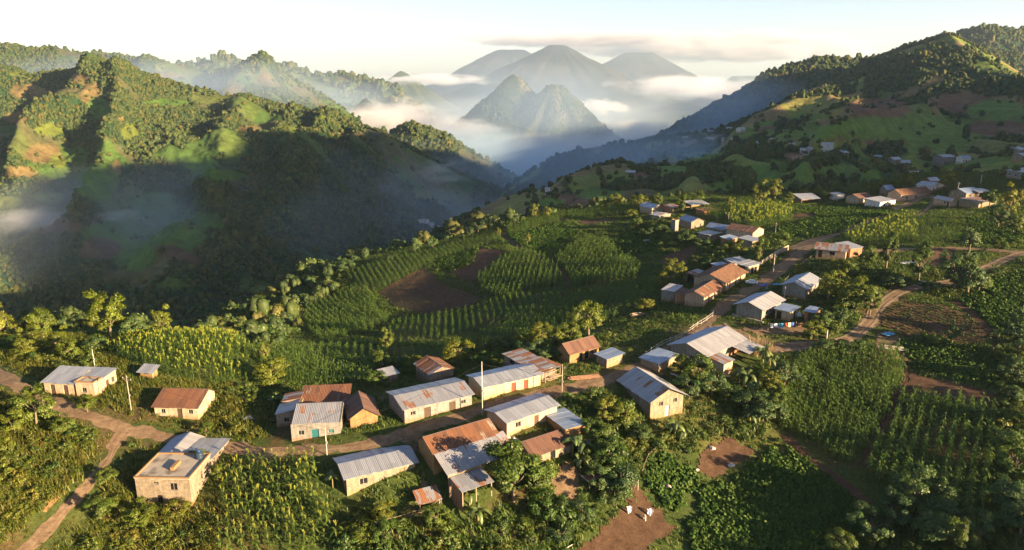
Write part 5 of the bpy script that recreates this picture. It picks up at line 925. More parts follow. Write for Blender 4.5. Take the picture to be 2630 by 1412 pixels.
TREES = [(8,885,9,3.6,'g'),(112,872,8,3.2,'g'),(72,890,5,2.4,'g'),(285,872,10.5,4.8,'g'),(418,868,7,2.6,'g'),(442,858,8,3.0,'n'),(482,852,7,3.0,'g'),(68,918,5,2.4,'g'),(150,912,5.5,2.8,'g'),(182,930,5,2.4,'g'),(30,905,4,2.4,'n'),(250,905,4.5,2.6,'d'),(345,872,6,3,'d'),
 (95,1098,6.5,3.0,'n'),(40,1120,4,2.2,'g'),(160,1120,3.6,2.0,'n'),(700,992,6.5,3.1,'g'),(680,940,5.5,1.1,'g'),(992,905,5.5,1.9,'g'),(980,960,4.6,2.3,'n'),(1072,962,4.4,2.3,'g'),(1172,945,6.6,3.0,'g'),(1246,945,3.8,2.2,'n'),(965,990,3.2,2.1,'n'),(225,1060,3,1.8,'g'),
 (1512,866,9.5,3.2,'g'),(1478,850,6,2.2,'n'),(1385,890,6,2.2,'g'),(1424,908,5.6,2.3,'g'),(1462,900,6.2,2.6,'g'),(1342,900,4.4,1.8,'g'),(1400,925,4,2.4,'d'),(1362,925,4.2,2.5,'d'),(1300,905,3.4,2.4,'d'),(1440,928,3,2,'d'),
 (1318,1290,8.5,4.9,'n'),(1372,1270,6.5,3.6,'n'),(1290,1240,5.5,3.0,'g'),(1400,1330,4.5,2.5,'n'),(1562,1225,7,3.2,'n'),(1592,1268,6,3.0,'d'),(1546,1192,5,2.6,'n'),(1575,1300,4.5,2.5,'d'),(1500,1345,3.6,2.4,'d'),(1530,1260,4.4,2.6,'d'),(1515,1210,4.5,2.3,'n'),
 (1553,1092,5,2.2,'g'),(1598,1098,5,2.3,'g'),(1515,1130,3.6,2.0,'n'),(1538,1150,3.8,2.2,'n'),(1640,1135,3.2,2.2,'d'),(1792,1000,7,2.8,'n'),(1746,965,4.2,1.8,'g'),(1826,1020,5.8,2.9,'d'),(1768,1030,4.6,2.6,'d'),(1972,1005,5,2.5,'g'),(2012,1000,6,2.6,'d'),(1968,1085,5.4,3.1,'d'),(1925,1060,4.6,2.8,'d'),(2000,1060,4.6,2.4,'n'),
 (2126,775,6.5,2.5,'g'),(2168,778,5,2.4,'g'),(2196,800,8,3.8,'g'),(2232,812,6,2.6,'n'),(2160,840,4,1.8,'d'),(2114,838,4,2.0,'d'),(2156,722,5,2.8,'g'),(2046,706,2.8,1.5,'g'),(2220,690,6,2.4,'n'),(2275,692,8.5,2.5,'n'),(2358,722,8.5,3.0,'n'),(2300,740,4.5,3,'d'),(2488,650,8.5,2.6,'d'),(2450,752,10,3.6,'d'),(2484,755,9,3.6,'d'),(2512,748,6,2.8,'n'),(2566,648,3.6,2.6,'n'),
 (2110,842,3.6,2.4,'n'),(2084,870,4,2.6,'g'),(2200,905,2.6,1.8,'d'),(2110,905,3,2.4,'d'),(2160,900,2.8,2,'d'),(2444,885,4,1.5,'d'),(2548,905,5,1.6,'d'),(2612,912,8,3.4,'d'),(2640,870,7,3,'d'),(2400,885,2.6,1.8,'n'),(2600,985,5,2.4,'d'),(2588,1040,4,2.2,'d'),(2612,1100,5,2.6,'n'),(2582,1160,5,2.4,'d'),(2604,1230,6,2.8,'n'),(2588,1310,6,2.8,'d'),(2618,1380,6,2.8,'d'),
 (2345,1320,7,3.8,'d'),(2288,1350,5.4,3.0,'d'),(2395,1390,6,3.2,'d'),(2232,1395,5,2.8,'d'),(2450,1408,5,2.6,'n'),(2510,1405,5,2.6,'d'),(2150,1420,4,2.4,'n'),(2400,1330,5,3,'d'),
 (1322,583,5.5,3.0,'d'),(1300,590,3.5,2,'d'),(1372,567,7.5,2.8,'g'),(1404,563,6,2.2,'g'),(1228,600,6,3.2,'d'),(1206,606,4,2,'d'),(1112,640,5,2.4,'d'),(1066,650,5.5,2.2,'d'),(1000,672,3,2,'d'),(890,700,7,3.9,'d'),(866,706,6,2.6,'d'),(1354,628,4.5,1.5,'g'),(1280,608,3.4,1.2,'g'),
 (1549,540,5,2.4,'n'),(1582,535,7,2.8,'g'),(1640,538,6.5,4.0,'g'),(1688,530,6,2.4,'n'),(1666,532,5,1.6,'n'),(1622,562,4.6,2.3,'g'),(1638,585,5,2.6,'n'),(1754,545,6,3.2,'n'),(1790,527,6,3.0,'n'),(1872,541,5.6,2.6,'g'),(1953,526,9,3.4,'g'),(1988,523,10,3.6,'g'),(2024,525,4.4,2.2,'g'),(1746,565,3,1.6,'g'),
 (2066,508,4.5,2.6,'n'),(2096,508,5,2.4,'n'),(2120,512,4.6,2.6,'n'),(2150,500,5.5,3,'d'),(2196,505,5,3.8,'n'),(2240,500,4.5,3,'n'),(2265,492,5.6,2.8,'g'),(2292,490,5,2.2,'g'),(2326,490,8,3.4,'g'),(2430,488,7,3.4,'g'),(2440,498,4,2.4,'n'),(2540,535,7,3.4,'n'),(2584,565,10,3.4,'g'),(2562,585,7,3.4,'d'),(2600,600,6,3,'n'),
 (1722,722,6.4,2.5,'g'),(1746,728,5.5,2.2,'g'),(1702,738,4.6,2.2,'g'),(1658,800,4,2.0,'g'),(1868,655,4.6,2.4,'n'),(1900,655,4,2.2,'g'),(1948,684,7,2.6,'n'),(2002,645,6.6,2.8,'n'),(1700,600,4,2.6,'d'),(1762,628,4.4,2.8,'d'),(1802,640,4.2,2.6,'d'),(1660,610,4,2.4,'d'),(1830,655,3.6,2.2,'n'),(1820,690,3.4,2.2,'d'),(1690,575,3,2,'d'),
 (530,1120,2.2,1.5,'n'),(560,1240,3,1.4,'g'),(500,1200,3,2.0,'g'),(455,1330,3,2.0,'g'),(360,1355,3.4,2.2,'g'),(260,1340,3.4,2.0,'n'),(270,1250,3,1.8,'n'),(930,1390,3.6,2.0,'g'),(985,1350,3.6,1.6,'g'),(1120,1360,3.4,2.0,'n'),(990,1420,4,2.2,'n'),(1440,1400,3,2,'d')]
for k in range(0): pass
def tree(px, py, h, r, sp, k, name='tree'):
    b = P(px, py); e = empty(name, (b[0], b[1], b[2]-.05), RNG.uniform(0, 6.28)); t = link('trunk', TR_TRUNK[k % 4], None, e); t.scale = (h*.8, h*.8, h*.82)
    m = TR_CROWN[sp][(k*7+int(px)) % 5]; ch = max(h-max(h*.16, .25), r*.9); c = link('crown', m, None, e); c.scale = (r*.98, r*.98, ch/1.85); c.location = (0, 0, h-ch); return e
def ban_mesh(seed):
    g = np.random.default_rng(seed); V = []; Q = []; C = []; n = 0
    for i in range(9):
        a = i*2.4+g.uniform(-.4, .4); L = g.uniform(1.7, 2.5); el = g.uniform(.35, 1.1); d = np.array([math.cos(a), math.sin(a), 0]); sd = np.array([-d[1], d[0], 0]); pts = []
        for t in np.linspace(0, 1, 6): pts.append(np.array([0,0,2.2])+d*L*t*(.75+.2*(1-el))+np.array([0,0,L*(el*t*1.15-(.35+.75*t)*t*t*.9)]))
        for s in (-1, 1):   # the two halves of the blade fold down from the midrib
            w = np.array([.04,.30,.38,.36,.26,.03])*g.uniform(.9, 1.15); v = []
            for p, ww in zip(pts, w): v += [p, p+sd*ww*s-np.array([0,0,ww*.45])]
            q = [(2*j, 2*j+1, 2*j+3, 2*j+2) for j in range(5)]; V.append(np.array(v)); Q.append(np.array(q)+n); C.append(np.ones((12, 3))*g.uniform(.7, 1.3)*np.array([1.0+.5*(i == 8), 1, 1])); n += 12
    return np_mesh('crown', np.concatenate(V), quads=np.concatenate(Q), smooth_=False, col=np.concatenate(C))
BAN = [ban_mesh(800+k) for k in range(4)]
for m in BAN: m.materials.append(M_BANANA)
_st = MB().tube([(0,0,-.2),(.03,0,1.1),(.0,.04,2.25)], [.17,.13,.09], 8).mesh('trunk', True); _st.materials.append(rough_mat('banana_stem', (.12,.13,.04), (.24,.20,.09), 3))
BANANAS = [(1185,1275,1.1),(1206,1300,.9),(1228,1345,1.0),(1470,1172,1.25),(1500,1182,1.25),(1520,1196,1.0),(1732,1128,1.15),(1752,1138,.9),(1958,935,1.2),(1976,948,1.0),(1915,1000,1.2),(1934,1015,1.0),(1898,985,.9),(1948,1095,1.1),(1925,1090,.9),(1905,530,.9),(1490,1215,.9),(855,1255,.8)]
def banana(px, py, s, k):
    b = P(px, py); e = empty('banana_plant', (b[0], b[1], b[2]), RNG.uniform(0, 6.28)); e.scale = (s, s, s); link('trunk', _st, None, e); link('crown', BAN[k % 4], None, e); return e
# labels: each tree is told apart by its looks and by what it stands beside
USED = {}
def rel(p, q):
    """where p is from q, as one sees it from the camera"""
    v = (p-q)[:2]; f = q[:2]/np.linalg.norm(q[:2]); r = np.array([f[1], -f[0]]); a, b = v@f, v@r
    return ('behind' if a > 0 else 'in front of') if abs(a) > abs(b) else ('right of' if b > 0 else 'left of')
def place_label(lead, p, other=()):
    p = np.array(p, float); order = sorted(LANDMARKS, key=lambda l: np.linalg.norm((p-l[1])[:2])-l[2]*.4)
    for l in order[:5]:
        for fmt in ('%s %s %s', ) + tuple(other):
            d = np.linalg.norm((p-l[1])[:2]); far = '' if d < l[2]*.5+7 else 'well ' if rel(p, l[1]).startswith(('b', 'r', 'l')) else 'well '
            s = (lead+' '+far+rel(p, l[1])+' '+l[0]).strip()
            if s not in USED and len(s.split()) <= 16: USED[s] = 1; return s
    base = lead+' '+rel(p, order[0][1])+' '+order[0][0]
    for w in ('second', 'third', 'fourth', 'fifth', 'sixth', 'seventh', 'eighth', 'ninth'):
        s = w+' '+base
        if s not in USED: USED[s] = 1; return s
    return base
LANDMARKS += [('the golden corn hump', P(460,890), 8), ('the foreground corn field', P(720,1290), 12), ('the bare soil pen', P(1860,1170), 5), ('the tall corn field', P(2170,1020), 14), ('the lower corn field', P(2400,1130), 12), ('the seedling field', P(2400,830), 10), ('the crest corn strip', P(1450,560), 10), ('the dark ploughed plot', P(1100,750), 10), ('the round bend of the track', P(2240,830), 4), ('the path down the bank', P(180,1300), 5), ('the leafy crop field', P(2000,1280), 10), ('the bright green crop plot', P(1400,610), 8), ('the yellow corn plot', P(1960,555), 7), ('the ploughed corner by the upper road', P(2420,655), 6), ('the wide green slope field', P(2570,760), 12)]
for k, (px, py, h, r, sp) in enumerate(TREES):
    e = tree(px, py, h, r, sp, k); size = 'tall' if h > 7.2 else 'small' if h < 4.1 else 'medium'; shape = 'slender' if h/r > 2.9 else 'broad' if h/r < 1.85 else 'round'
    col = {'g': 'golden lit', 'n': 'fresh green', 'd': 'dark green'}[sp]; tag(e, place_label('%s %s %s tree' % (size, shape, col), e.location), 'tree', 'trees in and around the village')
for k, (px, py, s) in enumerate(BANANAS):
    e = banana(px, py, s, k); tag(e, place_label('%s banana plant with arching split leaves' % ('big' if s > 1.05 else 'small'), e.location), 'banana plant', 'banana plants between the houses')
M_DRY = leaf_mat('dry_reed', (.20,.14,.07), (.26,.19,.10), .3)
for px, py, s in ((1948,905,3.6),(1965,900,3.2),(1935,912,2.6)):
    b = P(px, py); me = grass_mesh('blades', int(px), 70, 1.0, .5, .02); me.materials.append(M_DRY); o = link('dry_reed', me); o.location = b; o.scale = (s*.8, s*.8, s); tag(o, place_label('clump of %s dry buff cane' % ('tall' if s > 3 else 'short'), b), 'cane clump', 'dry cane clumps')

# ------------------------------------------------------------------ undergrowth and grass
DENSE = [[(0,1000),(120,1052),(230,1085),(285,1110),(245,1185),(170,1262),(100,1330),(-60,1440),(-60,980)], [(190,1440),(250,1285),(300,1222),(345,1262),(420,1300),(505,1318),(570,1330),(560,1440)], [(885,1440),(868,1335),(930,1318),(1060,1330),(1130,1315),(1190,1262),(1290,1310),(1400,1300),(1470,1310),(1500,1390),(1450,1440)],
 [(1425,1025),(1500,1010),(1580,1010),(1660,1092),(1650,1130),(1720,1150),(1660,1195),(1600,1300),(1560,1300),(1510,1200),(1500,1110),(1440,1070)], [(1680,1100),(1760,1075),(1850,1085),(1960,1095),(1990,1125),(1930,1130),(1870,1112),(1780,1152),(1700,1165)], [(1830,965),(1900,935),(2020,930),(2030,1000),(2010,1100),(1900,1090),(1840,1030)],
 [(-60,885),(280,880),(330,870),(260,935),(180,950),(60,930),(-60,915)], [(1180,905),(1330,890),(1460,905),(1440,930),(1280,925),(1180,935)], [(440,862),(500,850),(560,815),(660,762),(760,718),(880,690),(925,715),(860,760),(790,800),(770,850),(700,900),(650,880),(600,860)],
 [(1570,600),(1650,570),(1760,600),(1830,640),(1900,650),(1850,690),(1760,690),(1700,655),(1640,640)], [(2100,710),(2240,690),(2400,735),(2320,745),(2250,770),(2220,830),(2130,860),(2090,790)], [(2575,930),(2680,900),(2680,1440),(2180,1440),(2230,1310),(2330,1290),(2400,1290),(2490,1350),(2560,1310)], [(2400,700),(2540,660),(2640,650),(2640,685),(2540,715),(2420,768),(2380,750)],
 [(2230,830),(2260,842),(2330,866),(2320,880),(2250,850)], [(2060,895),(2140,892),(2210,878),(2240,895),(2130,905),(2050,920)], [(960,930),(1060,930),(1170,945),(1180,965),(1060,965),(960,960)], [(560,1005),(700,1000),(730,1100),(640,1120),(570,1090)], [(2470,600),(2640,560),(2640,630),(2480,625)]]
g1 = 1.0; X, Y = np.meshgrid(np.arange(-175, 270, g1), np.arange(44, 350, g1)); X = X+RNG.uniform(-.5, .5, X.shape)*g1; Y = Y+RNG.uniform(-.5, .5, X.shape)*g1
X = X.ravel(); Y = Y.ravel(); Z = H(X, Y); px, py, dep = project(np.stack([X, Y, Z], -1)); th = np.arctan2(X, Y); d_ = np.hypot(X, Y)-np.interp(th, _cth, _crr)
k = (px > -500) & (px < 3100) & (py < 1560) & (d_ < 14); X, Y, Z, px, py, d_, dep = [q[k] for q in (X, Y, Z, px, py, d_, dep)]
ban = np.zeros(len(X), bool); rdn = np.zeros(len(X), bool)
for c, w in ROADS:
    for i in range(0, len(c), 2): ban |= (X-c[i, 0])**2+(Y-c[i, 1])**2 < (w[i]*.5+.35)**2; rdn |= (X-c[i, 0])**2+(Y-c[i, 1])**2 < (w[i]*.5+1.7)**2
hs = np.zeros(len(X), bool); hn = np.zeros(len(X), bool)
for q in HOUSE_FP:
    m = q.mean(0); hs |= in_poly(X, Y, m+(q-m)*1.12); w_ = np.abs(q-m).max(); hn |= in_poly(X, Y, m+(q-m)*(1+2.8/w_)+np.array([0,-1.7]))
fld = np.zeros(len(X), bool)
for q, _nm in FIELDS: fld |= in_poly(X, Y, q)
bare = np.zeros(len(X), bool)
for q in BARE: bare |= in_poly(px, py, q)
dense = np.zeros(len(X), bool)
for q in DENSE: dense |= in_poly(px+30*(vnoise(X/5, Y/5, 71)-.5), py+14*(vnoise(X/5, Y/5, 72)-.5), q)
free = ~(ban | hs | fld | bare); nb = fbm(X/7, Y/7, 91); u = RNG.random(len(X))
edge = np.zeros(len(X), bool)
for q, _nm in FIELDS:
    for i in range(len(q)):
        a, b2 = q[i-1], q[i]; ab = b2-a; t = np.clip(((X-a[0])*ab[0]+(Y-a[1])*ab[1])/(ab@ab+1e-9), 0, 1); edge |= np.hypot(X-a[0]-t*ab[0], Y-a[1]-t*ab[1]) < 1.3
edge &= ~ban & ~hs & (px < 1720) & (py < 900)
kb = ((free & ~rdn & ~hn) | edge) & (np.where(edge, .38, np.where(dense, .50, np.where(nb > .60, .22, .018))) > u)
sb = np.where(edge, .62, 1)*np.where(dense, RNG.lognormal(.05, .38, len(X)), RNG.lognormal(-.45, .35, len(X)))
sun_z = (px+120*(vnoise(X/9, Y/9, 73)-.5) < 640) & (py > 975) | (px < 330) & (py > 860)  # where the leaves coloured as sunlit are planted
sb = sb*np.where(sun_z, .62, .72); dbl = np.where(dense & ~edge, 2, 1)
def bushes(m, col):
    i = np.repeat(np.nonzero(m)[0], dbl[m]); p = np.c_[X[i], Y[i]]+RNG.uniform(-.6, .6, (len(i), 2))*(dbl[i] > 1)[:, None]
    scatter('undergrowth', col, np.c_[p, H(p[:, 0], p[:, 1])-.12], sb[i]*RNG.uniform(.7, 1.15, len(i)), squash=1.1)
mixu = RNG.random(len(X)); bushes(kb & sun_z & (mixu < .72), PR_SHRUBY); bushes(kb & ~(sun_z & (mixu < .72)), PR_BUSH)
kg = free & (u > .12); n_ = kg.sum(); gp = np.stack([X, Y, Z], -1)[kg]+np.c_[RNG.uniform(-.4, .4, (n_, 2)), np.zeros(n_)]; gp[:, 2] = H(gp[:, 0], gp[:, 1])
gs = (.55+1.1*fbm(gp[:, 0]/5, gp[:, 1]/5, 95)**1.5)*np.where(dense[kg], 1.25, .8)*np.where(rdn[kg], .5, 1)*(1+dep[kg]/700); gsun = sun_z[kg]
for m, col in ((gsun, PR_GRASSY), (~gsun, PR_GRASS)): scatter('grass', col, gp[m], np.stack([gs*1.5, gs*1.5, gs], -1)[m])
kw = (d_ > 3) | (dense & (px < 900) & (py < 900) & (px > 430) & (u < .07)); kw &= np.where(d_ > 3, u < .10, True) & ~fld
scatter('woodland', PR_WOOD, np.stack([X, Y, Z-.3], -1)[kw], RNG.lognormal(.55, .35, kw.sum()))
X2, Y2 = np.meshgrid(np.arange(-235, 420, 4.2), np.arange(100, 515, 4.2)); X2 = (X2+RNG.uniform(-2, 2, X2.shape)).ravel(); Y2 = (Y2+RNG.uniform(-2, 2, Y2.shape)).ravel(); d2_ = np.hypot(X2, Y2)-np.interp(np.arctan2(X2, Y2), _cth, _crr); k2 = (d2_ > 12) & (d2_ < 120)
scatter('forest', PR_WOOD, np.stack([X2, Y2, H(X2, Y2)-.5], -1)[k2], RNG.lognormal(.95, .3, k2.sum()))
print('near', kb.sum(), kg.sum(), kw.sum(), k2.sum())
# ------------------------------------------------------------------ far houses on the hillsides
def on_loft(px, py, lofts):
    best = None
    for L in lofts:
        d = np.hypot(L['ppx']-px, L['ppy']-py); S = L['S']; m = d < max(3.5, d.min()+1.0)
        if d.min() > 14: continue
        i = np.argwhere(m); q = S[m]; j = int(np.argmin(np.linalg.norm(q-[0,0,CAM_Z], axis=1)))
        if best is None or np.linalg.norm(q[j]) < np.linalg.norm(best): best = q[j]
    return best
FAR = [(2042,404,15,8,2.8,W_PINK,'rusty','long orange house with a rusty roof on the far hillside','the long orange hillside house'),(2124,392,9,8,6.5,W_WHITE,'white','white two storey house with open balconies on the far hillside','the white balcony house'),(2075,402,9,5,2.5,W_TAN,'white','','' ),(2062,391,4,4,2.4,W_WHITE,'white','',''),(2081,390,4,4,3.4,W_WHITE,'clean','',''),(2104,390,6,4,2.4,W_TAN,'white','',''),
 (2168,396,5,4,2.4,W_TAN,'clean','',''),(2252,402,5,4,2.2,W_TAN,'blue','',''),(2296,415,7,5,2.6,W_GREY,'clean','',''),(2322,424,6,4,2.4,W_GREY,'clean','',''),(2422,420,11,8,5.5,W_GREY,'clean','grey two tier house with stacked roofs on the slope above the village','the grey two-tier hillside house'),(2474,414,7,5,3.4,W_WHITE,'blue','',''),(2616,392,8,6,3,W_GREY,'clean','',''),(2622,408,8,6,3,W_TAN,'white','',''),
 (2350,450,9,4,2.2,W_TAN,'white','',''),(1948,370,9,6,3,W_GREY,'clean','grey roofed stone house alone in dark trees on the hillside','the lone stone hillside house'),(1978,357,5,4,2.4,W_TAN,'white','',''),(1903,338,6,5,2.6,W_WHITE,'white','white house at the end of the far terrace','the white terrace house'),(1872,336,6,4,2.4,W_TAN,'clean','',''),(1826,341,5,4,2.4,W_TAN,'clean','',''),(1822,362,6,5,2.6,W_WHITE,'white','',''),(1848,357,5,4,2.4,W_TAN,'clean','',''),(1862,359,6,4,2.4,W_PINK,'patchy','',''),(1884,361,6,4,2.4,W_WHITE,'white','',''),(1810,366,4,3,2.4,W_PINK,'rusty','',''),
 (1760,356,5,3,2.2,W_TAN,'white','',''),(2035,376,4,3,2.3,W_TAN,'white','',''),(1620,446,8,5,2.6,W_TAN,'white','small pale roofed house beside a bare track on the spur','the pale spur house'),(1406,494,3.4,3.4,4.0,W_WHITE,'white','tiny white shrine on the grassy spur end','the tiny white shrine'),(1640,430,5,4,2.4,W_PINK,'patchy','','')]
_pend = []
for k, (px, py, w, dd, hh, wm, mk, lab, sh) in enumerate(FAR):
    p = on_loft(px, py, [L_MID, L_RIGHT])
    if p is None: continue
    s = max(1.0, p[1]/640); e = empty('hillside_house', (p[0], p[1], p[2]-.2), RNG.uniform(-.5, .6)); block(e, -w*s/2, w*s/2, -dd*s/2, dd*s/2, hh*s, 'gu' if k % 3 else 'sb', 1.2*s, wm, METAL(mk, k), .3, op=(('f','door',.5,1.0*s,1.9*s,.1,M_PANE), ('f','window',.2,.9*s,.8*s,1.0*s,M_PANE), ('f','window',.8,.9*s,.8*s,1.0*s,M_PANE)), z0=-5, seed=k, frames=False)
    if lab: tag(e, lab, 'house', 'houses on the far hillsides'); LANDMARKS.append((sh, np.array(p), 8))
    else: _pend.append((e, p, {'white':'white roofed','clean':'grey roofed','blue':'blue-grey roofed','rusty':'rusty roofed','patchy':'rust patched'}[mk]))
for e, p, r in _pend: tag(e, place_label('tiny %s hillside house' % r, p), 'house', 'houses on the far hillsides')
for k in range(16):
    px, py = (1085+k*5+RNG.uniform(-3, 3), 570+k*2.4+RNG.uniform(-4, 4)) if k < 9 else (1300+(k-9)*6, 478+RNG.uniform(-5, 5)); p = on_loft(px, py, [L_LEFT, L_KNOLL])
    if p is None: continue
    e = empty('hamlet_house', (p[0], p[1], p[2]), RNG.uniform(-.6, .6)); block(e, -3, 3, -2.4, 2.4, 3.4, 'gu', 1.2, W_WHITE, METAL('white', k), .3, z0=-4, seed=k)
    tag(e, 'tiny white house in the hamlet strung along the valley bottom' if k < 9 else 'tiny white house in the hamlet where the two valley sides meet', 'house', 'hamlet houses along the valley bottom' if k < 9 else 'hamlet houses where the valley sides meet')

# ------------------------------------------------------------------ poles, wires, walls, fences and clutter
M_CONCP = rough_mat('concrete_pole', (.24,.21,.17), (.34,.30,.25), 2, .85); M_STEEL = paint('galvanised_fitting', (.30,.31,.32), .5); M_WIRE = paint('black_cable', (.02,.02,.02), .6)
def pole(px, py, top_py, label, arm=0., mat=None, r=.095, wood=False):
    b = P(px, py); t = ray(px, top_py); h = CAM_Z+t[2]*np.hypot(b[0], b[1])/np.hypot(t[0], t[1])-b[2]; e = tag(empty('utility_pole', b, math.radians(-25)), label, 'utility pole', 'utility poles along the road')
    MB().tube([(0,0,-.8),(0,0,h*.5),(0,0,h)], [r, r*.85, r*.62], 8).build('pole', mat or (M_POSTW if wood else M_CONCP), e, True)
    if arm:
        MB().box(-arm, arm, -.05, .05, h-.75, h-.63).build('crossarm', M_POST, e)
        for x in (-arm*.9, 0, arm*.9): MB().lathe([(.04,h-.62),(.06,h-.56),(.03,h-.5),(.05,h-.46),(.02,h-.40)], 8, (x, 0)).build('insulator', M_STEEL, e)
    bx = MB().box(.08, .22, -.07, .07, h*.45, h*.45+.25); bx.build('meter_box', M_STEEL, e); return np.array([b[0], b[1], b[2]+h-.45])
q1 = pole(338,1060,962,'concrete pole with wooden crossarm beside the long cream house', 1.1)
q2 = pole(1443,1020,935,'concrete pole with tangled fittings where the road passes the red-doored long house', .5)
q3 = pole(1239,1068,928,'thin wooden pole between the red-doored and pinkish block houses', 0, None, .09, True)
q4 = pole(840,1170,1098,'slim pale pole before the courtyard house', 0, None, .08, True)
q5 = pole(1985,708,652,'thick pale pole beside the road by the pillared porch house', .5, None, .17)
q6 = pole(2013,778,735,'pole before the pale blue-roofed grey house', 0, None, .1)
q7 = pole(1990,612,570,'pole at the yellow corn edge by the crossroads', .4)
q8 = pole(2457,508,467,'yellowish pole beside the broad pale-roofed tan house', .5, None, .11, True)
q9 = pole(2518,474,447,'yellowish pole high on the slope above the upper row', .5, None, .11, True)
q10 = pole(2274,508,483,'dark pole by the pointed blue-roofed house', 0, M_POST, .08)
q11 = pole(244,945,895,'tall thin pole behind the long cream house', 0, None, .07, True)
q12 = pole(1870,574,546,'pole between the upper cluster and the corn', .4)
q13 = pole(1968,748,734,'short leaning post at the road by the grey house on the plinth', 0, M_POSTW, .07, True)
def cable(a, b, label, sag=.8):
    t = np.linspace(0, 1, 14)[:, None]; p = a+(b-a)*t; p[:, 2] -= 4*sag*(t*(1-t))[:, 0]; tag(MB().tube(list(p), .018, 4, False).build('power_cable', M_WIRE), label, 'cable', 'cables between the poles')
for a, b, l in ((q2,q3,'cable sagging between the fittings pole and the thin wooden pole'),(q3,q4,'cable sagging from the thin wooden pole to the slim pale pole'),(q4,q1,'cable sagging from the slim pale pole to the crossarm pole'),(q5,q6,'cable from the thick pale pole to the pole before the grey house'),(q5,q7,'cable from the thick pale pole to the crossroads pole'),(q7,q12,'cable from the crossroads pole up to the upper cluster'),(q8,q9,'cable climbing between the two yellowish poles')): cable(a, b, l)
def wall_run(name, pts, h, th, mat, label, cat='wall', cap=None):
    c = Pn(pts); mb = MB()
    for a, b in zip(c[:-1], c[1:]):
        d = (b-a)[:2]; d = d/np.linalg.norm(d); n = np.array([-d[1], d[0]])*th/2; z = [(a[2]-.5, a[2]+h), (b[2]-.5, b[2]+h)]
        vs = [(a[0]+n[0],a[1]+n[1],z[0][0]),(b[0]+n[0],b[1]+n[1],z[1][0]),(b[0]-n[0],b[1]-n[1],z[1][0]),(a[0]-n[0],a[1]-n[1],z[0][0]),(a[0]+n[0],a[1]+n[1],z[0][1]),(b[0]+n[0],b[1]+n[1],z[1][1]),(b[0]-n[0],b[1]-n[1],z[1][1]),(a[0]-n[0],a[1]-n[1],z[0][1])]
        mb.add(vs, [(0,3,2,1),(4,5,6,7),(0,1,5,4),(1,2,6,5),(2,3,7,6),(3,0,4,7)], [(0,0),(2,0),(2,0),(0,0),(0,h),(2,h),(2,h),(0,h)])
    return tag(mb.build(name, mat), label, cat)
wall_run('boundary_wall', [(1945,690),(1962,678),(1990,660),(2024,642)], 1.5, .2, W_CREAM, 'long sunlit cream boundary wall running from the pillared porch house to the crossroads')
wall_run('plinth_wall', [(1880,812),(1920,822),(1960,832)], .5, .5, W_CONC, 'low concrete plinth wall under the grey house')
wall_run('garden_wall', [(2048,840),(2090,838)], .8, .25, W_BRICK, 'low rubble wall in the yard before the brick shed')
wall_run('leaning_panel', [(2122,878),(2124,868)], 1.8, .1, W_WHITE, 'pale wedge shaped panel standing by the track bend', 'panel')
def fence(pts, label, n, h=1.1, rails=1, mat=None, jit=.25):
    c = spline(Pn(pts), 1.0); e = tag(empty('stick_fence', (0,0,0)), label, 'fence'); idx = np.linspace(0, len(c)-1, n).astype(int); tops = []
    for i in idx:
        z = H(*c[i]); t = np.array([*c[i], z])+np.r_[RNG.normal(size=2)*.08, h*(1+RNG.normal()*jit*.5)]; MB().tube([(c[i][0],c[i][1],z-.3), t], [.045,.03], 5).build('post', mat or M_POST, e); tops.append(t)
    for r in range(rails):
        p = [np.array([*c[i], H(*c[i])+h*(.85-.4*r)])+RNG.normal(size=3)*.04 for i in idx]; MB().tube(p, .035, 5).build('rail', mat or M_POST, e)
    return e
fence([(945,1358),(1000,1352),(1060,1330),(1100,1318),(1135,1300)], 'rough stick fence curving before the tiny rusty shed', 18, 1.0, 3)
fence([(1650,925),(1700,890),(1750,868),(1800,835),(1830,815)], 'pole and wire fence along the lane by the large pale-roofed house', 14, 1.2, 2, M_POSTW)
fence([(1650,1225),(1665,1180),(1700,1150),(1712,1128)], 'crooked branch fence beside the bare soil pen', 9, 1.0, 1)
fence([(2010,735),(2040,700),(2075,672),(2100,655)], 'post fence at the road side below the crossroads house', 9, 1.1, 1)
gp_ = [P(1612,1222), P(1638,1262)]; e = tag(empty('goalpost', gp_[1]), 'thin pole frame standing at the corner of the lower bare plot', 'frame')
d_ = gp_[0]-gp_[1]; MB().tube([(0,0,-.2),(0,0,2.0)], .05, 6).build('post', M_POSTW, e); MB().tube([(d_[0],d_[1],d_[2]-.2),(d_[0],d_[1],d_[2]+2.0)], .05, 6).build('post', M_POSTW, e); MB().tube([(0,0,1.95),(d_[0],d_[1],d_[2]+1.95)], .04, 6).build('crossbar', M_POSTW, e); MB().tube([(0,0,1.9),(-.7,.2,0)], .03, 5).build('brace', M_POSTW, e)
